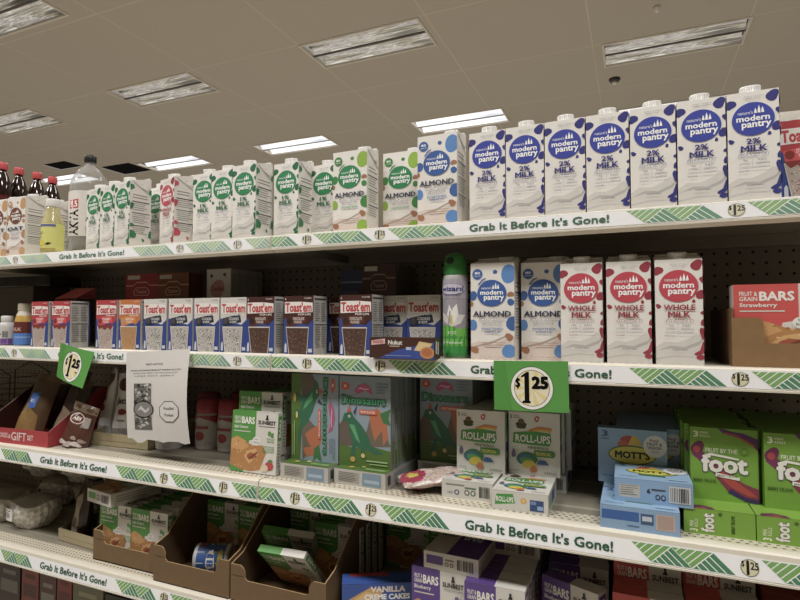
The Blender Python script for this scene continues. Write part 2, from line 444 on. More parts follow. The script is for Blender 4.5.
def label_art(w):
    """strip artwork over one 4 ft section; x in metres from the left joint, y 0..1"""
    pass
LG, DG, INK = '78ad5c', '4a8862', '2f5f45'
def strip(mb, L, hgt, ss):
    a = ss   # glare washed into the print colours, 0..1
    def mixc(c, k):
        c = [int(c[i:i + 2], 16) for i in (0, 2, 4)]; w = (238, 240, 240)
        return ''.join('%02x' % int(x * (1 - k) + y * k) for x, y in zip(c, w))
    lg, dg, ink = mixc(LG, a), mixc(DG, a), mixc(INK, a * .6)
    asp = 1.0 / L
    tw = .030   # half base of each triangle pair
    items = []
    v0, v1 = .06, .94
    def P(x, y): return (x * asp, y)
    for c in (0.0, .189, .375, .845, 1.031, 1.22):
        x0 = c - .0755
        for k in range(2):
            a0 = x0 + .06 * k
            D = lambda x, y: P(a0 + x, v0 + (v1 - v0) * y)
            items.append(poly([D(0, 1), D(.030, 0), D(.060, 1)], lg))
            for j in range(1, 5):      # white gaps parallel to the right edge '/'
                t = j / 5; xx = .06 * t
                # line from the top (xx,1) running down-left to the left edge
                e = (.060 - xx) / .060   # fraction of the full height hidden
                q = 1 - t
                items.append(('q', [D(xx - .0011, 1), D(xx + .0011, 1), D(.030 * t + .0011, 1 - t), D(.030 * t - .0011, 1 - t)], 'f4f6f2'))
            U = lambda x, y: P(a0 + .030 + x, v0 + (v1 - v0) * y)
            items.append(poly([U(0, 0), U(.060, 0), U(.030, 1)], dg))
            for j in range(1, 5):      # gaps parallel to the right edge '\'
                t = j / 5
                items.append(('q', [U(.06 * t - .0011, 0), U(.06 * t + .0011, 0), U(.030 * t + .0011, t), U(.030 * t - .0011, t)], 'f4f6f2'))
            items.append(('q', [D(.030 - .0012, 0), D(.030 + .0012, 0), D(.060 + .0012, 1), D(.060 - .0012, 1)], 'f4f6f2'))
            if k == 0: items.append(('q', [D(.090 - .0012, 0), D(.090 + .0012, 0), D(.060 + .0012, 1), D(.060 - .0012, 1)], 'f4f6f2'))
    for c in (.0969, .2809, .939, 1.123):
        items.append(('q', circle(c * asp, .5, .0125 * asp, .40, 18), mixc('6d6a4a', a)))
        items.append(('q', circle(c * asp, .5, .0115 * asp, .37, 18), mixc('dfd9b2', a)))
        items += xform([txt('1', (c - .0045) * asp, .16, (c - .0005) * asp, .84, mixc('1d1d1d', a), .05), txt('25', (c + .001) * asp, .42, (c + .012) * asp, .78, mixc('1d1d1d', a), .03), txt('$', (c - .011) * asp, .48, (c - .007) * asp, .8, '1d1d1d', .03)], lambda x, y: (x, y))
    items.append(txt("Grab It Before It's Gone!", (.61 - .1306) * asp, .24, (.61 + .1306) * asp, .80, ink, .022))
    return items

def make_shelf(s, sec, label):
    X0, X1 = sec * 1.22 + .0015, (sec + 1) * 1.22 - .0015
    L = X1 - X0; zs = SURF[s]; yf = FRONT[s]
    t = thing('metal_shelf', label, 'shelf', (X0, yf, zs), (0, 0, 0))
    d = MB()
    d.box(0, .002, -.007, L, BACKY - yf - .004, 0, 'd6cebb')
    d.build('deck', PERF if s >= 2 else METAL, t)
    if s == 1: pass
    u = MB()       # ribs and folded edge under the deck
    u.box(0, .012, -.035, L, .016, -.008, '9a9384'); u.box(0, BACKY - yf - .02, -.035, L, BACKY - yf - .006, -.008, '9a9384')
    u.box(.0, .016, -.03, .004, BACKY - yf - .02, -.008, '9a9384'); u.box(L - .004, .016, -.03, L, BACKY - yf - .02, -.008, '9a9384')
    u.build('under_frame', METAL, t)
    # price channel: rounded lip above, label pocket below (tilted for the lower shelves)
    hs = {1: .0285, 2: .0310}.get(s, .0330); top = {1: -.0022, 2: -.003}.get(s, -.0095)
    tilt = {1: 0, 2: 0}.get(s, .004)
    c = MB(); cc = 'ece5d3'
    prof = [(.014, .0006), (.004, .0008), (-.0015, -.0005), (-.0035, -.003), (-.004, top), (-.0046 - tilt, top - hs), (-.0065 - tilt, top - hs - .001), (-.006 - tilt, top - hs - .0042), (.002, top - hs - .0055), (.012, top - hs - .004 if s > 1 else top - hs - .009), (.014, -.007)]
    vs = []; fs = []
    for y, z in prof: vs += [(0, y, z), (L, y, z)]
    for i in range(len(prof) - 1): fs.append((2 * i, 2 * i + 2, 2 * i + 3, 2 * i + 1))
    fs.append(tuple(2 * i for i in reversed(range(len(prof))))); fs.append(tuple(2 * i + 1 for i in range(len(prof))))
    c.mesh(vs, fs, cc, False); c.build('price_channel', METAL, t)
    lb = MB()
    O = Vector((.0015, -.0051 - tilt, top - hs + .0008)); V = Vector((0, tilt + .0006, hs - .0016)); fh = V.length; V.normalize()
    N = Vector((0, -V.z, V.y)); O += N * .0004
    U = Vector((1, 0, 0)); fw = L - .003
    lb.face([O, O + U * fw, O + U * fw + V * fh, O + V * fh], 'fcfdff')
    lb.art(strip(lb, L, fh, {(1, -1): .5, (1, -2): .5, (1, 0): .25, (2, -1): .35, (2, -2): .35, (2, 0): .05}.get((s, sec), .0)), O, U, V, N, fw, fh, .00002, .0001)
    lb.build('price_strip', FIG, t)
    return t
names = {1: 'top', 2: 'second', 3: 'third', 4: 'fourth', 5: 'lowest'}
for s in (1, 2, 3, 4, 5):
    for sec, w in ((-2, 'beyond the left edge of the picture'), (-1, 'left section with the milk cartons of the left half'), (0, 'right section'), (1, 'beyond the right edge of the picture')):
        lab = {-1: 'cream metal %s shelf from the top with green price strip, left of the shelf joint', 0: 'cream metal %s shelf from the top with green price strip, right of the shelf joint',
               -2: 'cream metal %s shelf from the top, its end just entering at the far left', 1: 'cream metal %s shelf from the top, continuing past the far right'}[sec] % {1: 'first', 2: 'second', 3: 'third', 4: 'fourth', 5: 'fifth'}[s]
        make_shelf(s, sec, lab)
for sec in (-2, -1, 0, 1):
    p = MB(); p.box(sec * 1.22 + .001, BACKY, .0, (sec + 1) * 1.22 - .001, BACKY + .006, SURF[1] - .01, 'ffffff')
    tag(p.build('pegboard_panel', PEG), 'perforated grey back panel behind the shelves, %s' % ['far left section', 'section left of the shelf joint', 'section right of the shelf joint', 'far right section'][sec + 2], 'panel')
for k in range(5):
    X = -2.44 + 1.22 * k
    u = MB(); u.box(X - .0125, BACKY - .003, .0, X + .0125, BACKY - .0005, SURF[1] - .012, '8d8578')
    z = .2
    while z < 1.49: u.box(X - .002, BACKY - .0036, z, X + .002, BACKY - .003, z + .014, '15120f'); z += .0254
    tag(u.build('shelf_upright', METAL), 'slotted steel upright between back panels, %s' % ['at far left end', 'second from left', 'at the shelf joint', 'at the right section end', 'at far right end'][k], 'upright')
kb = MB(); kb.box(-2.44, .0, 0, 2.44, .38, .11, 'b9b09e'); tag(kb.build('kick_plinth', METAL), 'cream metal kick plinth under the lowest shelf', 'plinth')

# ================================================================== CARTONS
WHT = 'eeeae4'
def logo(col, cx=.5, cy=.745, rx=.405, ry=.155):
    a = [circ(cx, cy, rx, ry, col, .02, 3, 32)]
    a += [txt("nature's", cx - rx * .72, cy + ry * .30, cx + rx * .0, cy + ry * .50, 'e9e9ef', .01),
          txt("modern", cx - rx * .80, cy - ry * .12, cx + rx * .80, cy + ry * .24, 'ffffff', .035),
          txt("pantry", cx - rx * .55, cy - ry * .62, cx + rx * .86, cy - ry * .16, 'ffffff', .035)]
    for i, hh in enumerate((.16, .30, .20)):     # little steeples
        x = cx + rx * (.12 + .17 * i); y = cy + ry * .32
        a.append(poly([(x - rx * .07, y), (x + rx * .07, y), (x + rx * .06, y + ry * hh * .7), (x, y + ry * (hh + .16)), (x - rx * .06, y + ry * hh * .7)], 'ffffff'))
    return a
def side_panel(seed, spotcol=None):
    a = [rect(0, 0, 1, 1, 'ece8e2')]
    a += lines(.12, .72, .88, .80, 2, '8d8a88', seed, .35)
    a += [rect(.1, .685, .92, .70, '3b3b3c')] + lines(.12, .55, .9, .67, 4, '9a9896', seed + 1, .35) + [rect(.1, .52, .92, .53, '3b3b3c')]
    a += lines(.12, .36, .9, .50, 5, 'a5a3a1', seed + 2, .35) + [rect(.1, .33, .92, .342, '4b4b4c')] + lines(.12, .2, .85, .31, 4, 'a5a3a1', seed + 3, .35)
    a += [poly([(.10, .985), (.14, .99), (.99, .83), (.97, .815)], 'c9c4bc'), circ(.55, .93, .09, .035, 'b9b4ae'), circ(.55, .93, .07, .027, 'ece8e2')]
    if spotcol:
        for (x, y, rx, ry, q) in ((.04, .90, .13, .05, 1), (.02, .62, .16, .045, 2), (.05, .34, .12, .03, 3), (.08, .20, .18, .07, 4), (.62, .13, .06, .02, 5), (.97, .22, .12, .05, 6), (.98, .86, .10, .05, 7)):
            a.append(circ(x, y, rx, ry, spotcol, .18, q, 14))
    return a
def milk_front(col, dark, l1, l2):
    a = [rect(0, 0, 1, 1, WHT)]
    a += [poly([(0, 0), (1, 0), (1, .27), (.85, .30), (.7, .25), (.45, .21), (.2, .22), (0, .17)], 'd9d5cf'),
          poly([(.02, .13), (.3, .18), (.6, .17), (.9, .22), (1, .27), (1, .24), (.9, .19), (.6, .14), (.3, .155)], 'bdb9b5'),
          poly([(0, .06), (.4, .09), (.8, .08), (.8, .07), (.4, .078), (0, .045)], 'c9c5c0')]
    for (x, y, rx, ry, q) in ((.07, .895, .10, .045, 1), (.88, .94, .13, .048, 2), (.97, .66, .10, .048, 4), (.07, .555, .06, .02, 5), (.81, .60, .04, .015, 6), (1.0, .49, .05, .02, 7), (1.0, .40, .05, .035, 8), (.99, .80, .05, .03, 9), (.99, .30, .07, .05, 10)):
        a.append(circ(x, y, rx, ry, dark, .16, q, 14))
    a += [poly([(.80, .11), (.92, .14), (.98, .22), (1, .22), (1, .12), (.92, .095), (.82, .095)], dark), circ(.93, .075, .09, .022, dark, .05, 2, 12)]
    a += logo(col)
    a += [txt('SHELF STABLE', .33, .945, .72, .957, '9aa09a', 0), txt('REAL MILK', .37, .928, .66, .940, '9aa09a', 0)]
    if l1 == '2%' or l1 == '1%': a += [txt(l1, .36, .515, .64, .57, dark, .03), txt(l2, .25, .445, .76, .505, dark, .03)]
    else: a += [txt(l1, .18, .515, .84, .57, dark, .03), txt(l2, .27, .445, .74, .505, dark, .03)]
    a += [txt('REDUCED FAT' if l1 != 'WHOLE' else 'VITAMIN D', .2, .405, .8, .43, '8f93b4' if l1 != 'WHOLE' else 'b58a8e', .0), rect(.47, .30, .475, .39, '9a9aa5'),
          txt('8g', .29, .36, .38, .38, '77788a', 0), txt('protein', .22, .325, .42, .345, '8a8b99', 0), txt('A&D', .56, .36, .74, .38, '77788a', 0), txt('vitamins', .53, .325, .8, .345, '8a8b99', 0),
          rect(.2, .296, .8, .299, '9a9aa5'), txt('92 LACTOSE', .2, .268, .4, .28, dark, 0), txt('SHAKE WELL', .35, .135, .68, .148, '55566a', 0)]
    return a
def almond_front(dot, name, ln, flav, browns=False):
    b = 'a6704d'
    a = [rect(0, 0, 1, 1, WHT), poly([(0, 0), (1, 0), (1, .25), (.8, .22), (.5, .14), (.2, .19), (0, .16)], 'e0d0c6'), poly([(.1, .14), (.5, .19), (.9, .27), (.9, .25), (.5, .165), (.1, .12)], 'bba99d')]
    big, sm = dot
    for (x, y, rx, ry, c, q) in ((.88, .88, .17, .10, big, 1), (.05, .66, .1, .05, sm, 2), (.57, .905, .05, .022, sm, 3), (.92, .67, .07, .03, b, 4), (.92, .59, .08, .035, sm, 5), (.05, .355, .10, .055, big, 6), (.96, .37, .14, .075, sm, 7), (.88, .09, .16, .07, big, 8), (.08, .10, .10, .035, b, 9), (.88, .235, .09, .035, b, 10), (.0, .58, .06, .03, b, 11)):
        a.append(circ(x, y, rx, ry, c, .04 if c != b else .15, q, 18))
    a += [circ(.16, .885, .12, .055, sm), txt('80', .10, .885, .22, .91, 'ffffff', .02), txt('calories', .08, .862, .24, .875, 'ffffff', 0)]
    a += logo(ln, .49, .685, .33, .14)
    a += [poly([(.18, .78), (.27, .83), (.36, .845), (.36, .835), (.28, .815), (.20, .77)], ln)]
    a += [txt(name, .06, .44, .93, .50, '22304f' if ln != '9a5a35' else '5a3a2a', .03), txt('PLANT-BASED', .2, .395, .8, .42, '9a9ca8', 0), txt('BEVERAGE', .28, .36, .72, .382, '9a9ca8', 0),
          txt(flav[0], .25, .305, .75, .328, ln, .015), txt(flav[1], .32, .272, .68, .292, ln, .015), rect(.25, .17, .8, .178, 'b79c8b'), rect(.3, .145, .7, .155, 'b79c8b'), txt('32 FL OZ (946 mL)', .2, .02, .8, .034, '8f8a86', 0)]
    return a
def make_carton(name, w, d, h, front, side, label, topcol='e8e4dd', capcol='eceae6'):
    t = thing(name, label, 'carton')
    b = MB()
    hb = h + .013
    P = [(-w / 2, -d / 2, 0), (w / 2, -d / 2, 0), (w / 2, d / 2, 0), (-w / 2, d / 2, 0), (-w / 2, -d / 2, h), (w / 2, -d / 2, h), (w / 2, d / 2, hb), (-w / 2, d / 2, hb)]
    b.mesh(P, [(3, 2, 1, 0), (4, 5, 6, 7), (0, 1, 5, 4), (1, 2, 6, 5), (2, 3, 7, 6), (3, 0, 4, 7)], [WHT, topcol, WHT, 'ece8e2', WHT, 'e6e2dc'], False)
    b.face([(w / 2 + .0004, d / 2, hb), (w / 2 + .0004, -d / 2, h), (w / 2 + .0030, d * .25, h - .022), (w / 2 + .0004, d / 2, h - .015)], 'e4e0d9')   # folded ear
    b.boxart(w, d, h, {'front': front, 'right': side, 'left': side})
    b.box(-w / 2 + .002, d / 2 - .006, hb - .0005, w / 2 - .002, d / 2 - .002, hb + .003, topcol)  # seam
    b.build('carton_body', CARD, t)
    c = MB(); c.M = Matrix.Translation((0, -.010, h + .004) if name == 'milk_carton' else (w * .24, .004, h + .0035)) @ Euler((R(9), 0, 0)).to_matrix().to_4x4()
    pr = [(.0175, -.006), (.0175, .0), (.0160, .001), (.0160, .0095), (.0150, .0110)]
    c.lathe(pr, capcol, 28)
    for i in range(28):
        a = 2 * math.pi * i / 28
        c.face([(.0163 * math.cos(a - .04), .0163 * math.sin(a - .04), .002), (.0163 * math.cos(a + .04), .0163 * math.sin(a + .04), .002), (.0163 * math.cos(a + .04), .0163 * math.sin(a + .04), .009), (.0163 * math.cos(a - .04), .0163 * math.sin(a - .04), .009)], 'e2dfda')
    c.build('screw_cap', PLASTIC, t)
    return t
BLU, NAV = '1d35a6', '22286f'
GRN, DGRN = '1c8a52', '1f6f49'
RED, DRED = 'c5243f', '9c2338'
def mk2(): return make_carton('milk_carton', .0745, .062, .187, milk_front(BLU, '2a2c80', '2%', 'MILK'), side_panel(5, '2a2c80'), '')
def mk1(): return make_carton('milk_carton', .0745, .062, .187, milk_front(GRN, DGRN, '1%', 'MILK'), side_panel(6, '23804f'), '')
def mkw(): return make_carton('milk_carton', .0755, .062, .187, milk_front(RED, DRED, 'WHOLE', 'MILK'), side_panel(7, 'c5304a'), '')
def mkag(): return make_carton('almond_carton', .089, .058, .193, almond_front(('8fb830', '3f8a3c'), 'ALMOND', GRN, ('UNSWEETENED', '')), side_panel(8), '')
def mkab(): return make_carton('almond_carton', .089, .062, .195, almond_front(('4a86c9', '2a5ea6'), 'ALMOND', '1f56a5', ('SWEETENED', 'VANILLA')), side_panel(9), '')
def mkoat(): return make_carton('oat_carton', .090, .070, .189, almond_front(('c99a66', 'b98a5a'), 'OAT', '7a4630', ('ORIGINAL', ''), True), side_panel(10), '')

z = SURF[1]
# seven 2% cartons
place = ['first 2% milk carton with blue circle, right of the blue almond carton', 'second 2% milk carton from the left in the blue row', 'third 2% milk carton from the left in the blue row', 'middle one of the seven blue 2% milk cartons',
         'third 2% milk carton from the right in the blue row', 'second 2% milk carton from the right in the blue row', 'last 2% milk carton with blue circle, beside the red toaster pastry box']
for i in range(7):
    xl = .472 + .0768 * i; y = .029 - .0025 * i
    put('m2', mk2, (xl + .0374, y + .032, z), (0, 0, R(-1)), place[i])
def corner(xr, yr, w, d, yaw):
    """centre of a box whose front right corner is at (xr, yr)"""
    a = R(yaw); return (xr - math.cos(a) * w / 2 - math.sin(a) * d / 2, yr - math.sin(a) * w / 2 + math.cos(a) * d / 2)
w, d = .0745, .062
cx, cy = corner(-.485, .015, w, d, -10)
for i, lab in enumerate(['1% milk carton showing its printed side, rightmost of the leftmost green trio', '1% milk carton in the middle of the leftmost green trio', '1% milk carton at the left of the leftmost green trio, before the big bottle']):
    a = R(-10); put('m1', mk1, (cx - i * .0765 * math.cos(a), cy - i * .0765 * math.sin(a), z), (0, 0, a), lab)
c = corner(-.455, .105, w, d, -6); put('m1', mk1, (c[0], c[1], z), (0, 0, R(-6)), 'green spotted milk carton half hidden between the green trio and the red carton')
c = corner(-.345, .035, w, d, -16); put('mw', mkw, (c[0], c[1], z), (0, 0, R(-16)), 'red whole milk carton on the top shelf among the green ones')
for xr, yr, yaw, lab in [(-.216, .045, -2, '1% milk carton right of the red one, partly covered by its right neighbour'), (-.146, .037, -2, '1% milk carton second after the red one on the top shelf'), (-.066, .022, -3, '1% milk carton with printed side, just left of the carton gap'),
                     (.039, .050, -3, '1% milk carton standing alone right of the gap, over the shelf joint'), (.116, .10, -2, '1% milk carton set back, left of the first green almond carton')]:
    c = corner(xr, yr, w, d, yaw); put('m1', mk1, (c[0], c[1], z), (0, 0, R(yaw)), lab)
put('ag', mkag, (.137 + .045, .046 + .03, z), (0, 0, R(-1)), 'green almond carton, left one of the two')
put('ag', mkag, (.242 + .045, .098 + .03, z), (0, 0, R(0)), 'green almond carton set further back, beside the blue almond carton')
put('ab', mkab, (.357 + .045, .028 + .031, z), (0, 0, R(-1)), 'blue almond carton on the top shelf, left of the 2% milk row')
put('oat', mkoat, (-.998, .030 + .036, z), (0, 0, R(-1)), 'brown circle oat carton beside the yellow labelled bottle')
put('oat', mkoat, (-1.096, .034 + .036, z), (0, 0, R(-1)), 'oat carton cut off by the left edge of the picture')
put('oat', mkoat, (-1.005, .118 + .036, z), (0, 0, R(-1)), 'oat carton standing behind the front oat carton')
# shelf 2 cartons
z2 = SURF[2]
put('ab', mkab, (.473 + .045, .03 + .031, z2), (0, 0, 0), 'blue almond carton on the second shelf beside the spray can')
put('ab', mkab, (.570 + .045, .06 + .031, z2), (0, 0, 0), 'blue almond carton on the second shelf, half behind the whole milk')
for xl, yf, lab in ((.651, .03, 'leftmost red whole milk carton on the second shelf'), (.7335, .03, 'middle red whole milk carton on the second shelf'), (.8155, .028, 'rightmost red whole milk carton on the second shelf')):
    put('mw', mkw, (xl + .038, yf + .031, z2), (0, 0, 0), lab)

# ================================================================== TOP SHELF BOTTLES
def soda():
    t = thing('soda_bottle', '', 'bottle')
    b = MB(); k = '2a1512'
    b.lathe([(.026, 0), (.029, .004), (.029, .12), (.027, .13), (.029, .14), (.0295, .235), (.028, .262), (.021, .290), (.0125, .308), (.011, .322)], k, 24)
    b.build('bottle_body', mat_print('dark_soda', .08, 0, .8, .02), t)
    l = MB(); l.lathe([(.0297, .15), (.0299, .152), (.0299, .225), (.0297, .227)], '5a1a1c', 24, cap=False)
    l.cylart([rect(.3, .4, .7, .6, 'd8ccc2')], .0299, .15, .077, -150, -20); l.build('paper_label', PAPER, t)
    c = MB(); c.lathe([(.0150, .318), (.0158, .320), (.0158, .339), (.0145, .343)], 'c8343a', 24); c.build('screw_cap', PLASTIC, t)
    return t
for (x, y, lab) in ((-1.207, .108, 'dark soda bottle with red cap, nearest and leftmost of the receding row'), (-1.222, .172, 'dark soda bottle with red cap, second of the receding row'), (-1.222, .236, 'dark soda bottle with red cap, third of the receding row'), (-1.232, .300, 'dark soda bottle with red cap, farthest and rightmost of the receding row')):
    put('soda', soda, (x, y, z), (0, 0, 0), lab)
# yellow juice bottle
t = thing('juice_bottle', 'clear bottle with white cap, pale yellow juice and yellow label', 'bottle', (-.845, .045, z), (0, 0, R(10))); t.scale = (.76, .76, .98)
b = MB(); b.lathe([(.036, 0), (.040, .004), (.040, .095), (.037, .105), (.028, .125), (.024, .138), (.025, .150)], 'e2dcae', 28); b.build('bottle_body', JUICE, t)
l = MB(); l.lathe([(.0405, .012), (.0408, .014), (.0408, .092), (.0405, .094)], 'd8d878', 28, cap=False)
l.cylart([rect(0, .9, 1, 1, '6a6a9c'), txt('Lemon', .1, .6, .45, .75, '8a9a40', .01), txt('juice', .1, .45, .35, .55, '8a9a40', .01), circ(.35, .25, .18, .12, 'e0c820', .1, 3), poly([(.55, .2), (.7, .28), (.85, .25), (.7, .17)], '2c3a1a'), rect(0, 0, 1, .05, 'b59a40')], .0408, .014, .078, -150, -30); l.build('paper_label', PAPER, t)
c = MB(); c.lathe([(.026, .148), (.027, .150), (.027, .170), (.025, .173)], 'e4e2dc', 28); c.build('screw_cap', PLASTIC, t)
# big water bottle
t = thing('water_bottle', 'large clear water bottle with black cap, tallest item at the left', 'bottle', (-.893, .200, z), (0, 0, 0))
b = MB(); b.lathe([(.052, 0), (.059, .006), (.060, .05), (.057, .06), (.060, .07), (.060, .225), (.058, .25), (.050, .278), (.034, .302), (.018, .316), (.014, .322), (.014, .335)], 'd4d2cc', 32); b.build('bottle_body', CLEAR, t)
l = MB(); l.lathe([(.0606, .075), (.0608, .077), (.0608, .222), (.0606, .224)], 'dcd6d0', 32, cap=False)
l.cylart([poly([(.10, .60), (.34, .62), (.34, .82), (.10, .80)], 'c0392b')] + xform([txt('AKVA', 0, 0, 1, 1, '1c1a1c', .03)], lambda x, y: (.08 + .27 * (1 - y), .58 * x + .0)) + [poly([(.5, .35), (.75, .6), (.9, .62), (.7, .5), (.8, .3), (.68, .42), (.55, .25)], '2a2a2c'), txt('9.5', .12, .64, .32, .78, 'ffffff', .02)] + lines(.5, .02, .9, .2, 4, '9a9490', 3), .0608, .077, .145, -112, 18)
l.build('paper_label', PAPER, t)
c = MB(); c.lathe([(.0175, .330), (.0185, .332), (.0185, .350), (.017, .354)], '262422', 24); c.build('screw_cap', PLASTIC, t)

# ================================================================== TOASTER PASTRY BOXES
def toast_front(flav, rib, ribtxt, past, specks, name):
    a = [rect(0, 0, 1, 1, '1f3f92'), poly([(0, 1), (1, 1), (1, .60), (.80, .50), (.0, .62)], flav)]
    a += [poly([(.08, .62), (.75, .70), (.80, .55), (.12, .46)], rib), txt(ribtxt[0], .32, .585, .70, .635, ribtxt[2], .02), txt(ribtxt[1], .36, .53, .62, .575, ribtxt[2], .02), circ(.2, .57, .09, .055, specks[0])]
    a += [poly([(.04, .70), (.98, .72), (.98, .88), (.60, .90), (.04, .90)], 'f2ece6'), txt("Toast'em", .06, .72, .95, .89, 'c22a35', .045), txt('POP-UPS', .50, .665, .92, .70, 'f2ece6', .02)]
    a += [poly([(.08, .47), (.86, .47), (.80, .0), (.18, .0)], 'ddd5cb'), poly([(.10, .45), (.84, .45), (.78, .0), (.20, .0)], past)]
    a += [('q', p[1], p[2]) for p in speckle(.19, .02, .77, .42, 130, specks, .022, 4, .6)]
    a += [poly([(.10, .47), (.2, .40), (.32, .44), (.45, .38), (.6, .44), (.72, .39), (.84, .46), (.84, .49), (.1, .49)], specks[0])] if name == 's' else []
    a += [poly([(.04, .03), (.12, .03), (.12, .16), (.09, .2), (.05, .16)], 'cfd5e2'), rect(.84, .04, .97, .10, 'c9cfe0'), txt('6', .05, .93, .09, .97, 'ffffff', 0), txt('TOASTER', .7, .945, .95, .97, 'efe9e2' if flav != 'dcd8d2' else '55504c', 0)]
    return a
def toast_side(seed):
    a = [rect(0, 0, 1, 1, 'd2cfca'), rect(.93, 0, 1, 1, '24408f'), rect(.06, .93, .88, .96, '4a4a4c')]
    a += lines(.08, .55, .46, .88, 9, '8a8886', seed, .4) + lines(.52, .55, .88, .88, 9, '8a8886', seed + 1, .4) + [rect(.06, .5, .88, .515, '4a4a4c')] + lines(.08, .1, .46, .47, 9, '918f8d', seed + 2, .4) + lines(.52, .1, .88, .47, 9, '918f8d', seed + 3, .4)
    return a
TW, TD, TH = .0815, .062, .136
def make_box(name, cat, w, d, h, faces, base, mat=CARD, ch=.0008):
    def f():
        b = MB(); b.box(-w / 2, -d / 2, 0, w / 2, d / 2, h, base, ch); b.boxart(w, d, h, faces)
        return tag(b.build(name, mat), '', cat)
    return f
FL = {'s': ('b8202e', 'd8404a', ('STRAWBERRY', 'FROSTED', 'f6e8e2'), 'b9aca4', ['8a2a22', 'c08a80', 'd8d0c8']),
      'b': ('c9701f', 'd9822f', ('BROWN SUGAR', 'CINNAMON', 'f8ecd8'), 'b98a58', ['c89a68', 'a87a48', 'c49562']),
      'c': ('dcd8d2', '23304a', ('COOKIES', '& CREME', 'e6e2dc'), 'c2bdb8', ['55504e', '8a8683', 'e2deda', '6a6663']),
      'k': ('4a2620', '5c3128', ('CHOCOLATE', 'FUDGE', 'e8dcd2'), '5a4036', ['3a2822', '7a5a4c', '8c6f60', '4a342c'])}
def tmk(k):
    v = FL[k]; return make_box('pastry_box', 'box', TW, TD, TH, {'front': toast_front(*v, k), 'right': toast_side(3), 'left': toast_side(5), 'top': [rect(0, 0, 1, 1, v[0])]}, '1f3f92')
for k, xl, yf, yaw, lab in [('s', -.899, .022, -2, 'red strawberry toaster pastry box, leftmost of all'), ('s', -.803, .020, -1, 'red strawberry toaster pastry box with its white side showing, left of the gap'),
                        ('s', -.614, .020, 0, 'red strawberry toaster pastry box right of the gap, beside the orange one'), ('b', -.524, .020, 0, 'orange brown sugar toaster pastry box'),
                        ('c', -.430, .020, 0, 'white cookies toaster pastry box next to the orange one'), ('c', -.341, .020, 0, 'white cookies toaster pastry box, second of the row of four'), ('c', -.256, .022, 0, 'white cookies toaster pastry box, third of the row of four'), ('c', -.172, .024, 0, 'white cookies toaster pastry box touching the first chocolate one'),
                        ('k', -.088, .020, 0, 'brown chocolate toaster pastry box over the shelf joint, leftmost chocolate one'), ('k', .021, .020, 0, 'brown chocolate toaster pastry box in the middle of three'), ('k', .171, .020, 0, 'brown chocolate toaster pastry box behind the flat cookie box, rightmost chocolate one'),
                        ('c', .222, .100, 0, 'white cookies toaster pastry box set back, mostly hidden by the chocolate one'), ('c', .304, .095, 0, 'white cookies toaster pastry box behind the flat brown cookie box'),
                        ('k', .088, .110, 0, 'brown chocolate toaster pastry box in the back row between two front ones'), ('k', -.07, .100, 0, 'brown chocolate toaster pastry box in the back row behind the joint')]:
    put('t' + k, tmk(k), (xl + TW / 2, yf + TD / 2, z2), (0, 0, R(yaw)), lab)
put('ts', tmk('s'), (1.008 + TW / 2, .045 + TD / 2, z), (0, R(-2.5), R(8)), 'red strawberry toaster pastry box on the top shelf at the right edge')
# lift the tilted one so it rests on the shelf
bpy.context.scene.collection.objects[-1].location.z = z + math.sin(R(2.5)) * TW / 2 + .0005
# clear plastic pack on the top shelf at far right
def pillow(mb, w, d, h, col, n=10, seed=0, amp=.0, flat=.35):
    r = random.Random(seed); ph = [r.random() * 6 for _ in range(6)]
    def P(u, v, s):
        e = (1 - abs(u) ** 3.2) * (1 - abs(v) ** 3.2); e = max(0, e) ** .5
        wr = amp * (math.sin(u * 9 + ph[0] + v * 3) + math.sin(v * 11 + ph[1] - u * 4) + .6 * math.sin((u + v) * 17 + ph[2]))
        return (u * w / 2, v * d / 2, h / 2 + s * (h / 2) * e + s * wr * e)
    for s in (1, -1):
        vs = [P(-1 + 2 * i / n, -1 + 2 * j / n, s) for j in range(n + 1) for i in range(n + 1)]
        fs = []
        for j in range(n):
            for i in range(n):
                q = (j * (n + 1) + i, j * (n + 1) + i + 1, (j + 1) * (n + 1) + i + 1, (j + 1) * (n + 1) + i); fs.append(q if s > 0 else tuple(reversed(q)))
        cc = col if isinstance(col, str) else [col(-1 + 2 * (k % n + .5) / n, -1 + 2 * (k // n + .5) / n, s) for k in range(n * n)]
        mb.mesh(vs, fs, cc, True)
b = MB(); b.M = Euler((R(84), 0, 0)).to_matrix().to_4x4(); pillow(b, .12, .195, .04, 'e0dcd4', 14, 5, .003)
o = tag(b.build('plastic_pack', WRAP, None, (1.075, .19, z + .099), (0, 0, R(5))), 'crinkled clear plastic pack behind the red box at the top right', 'bag')

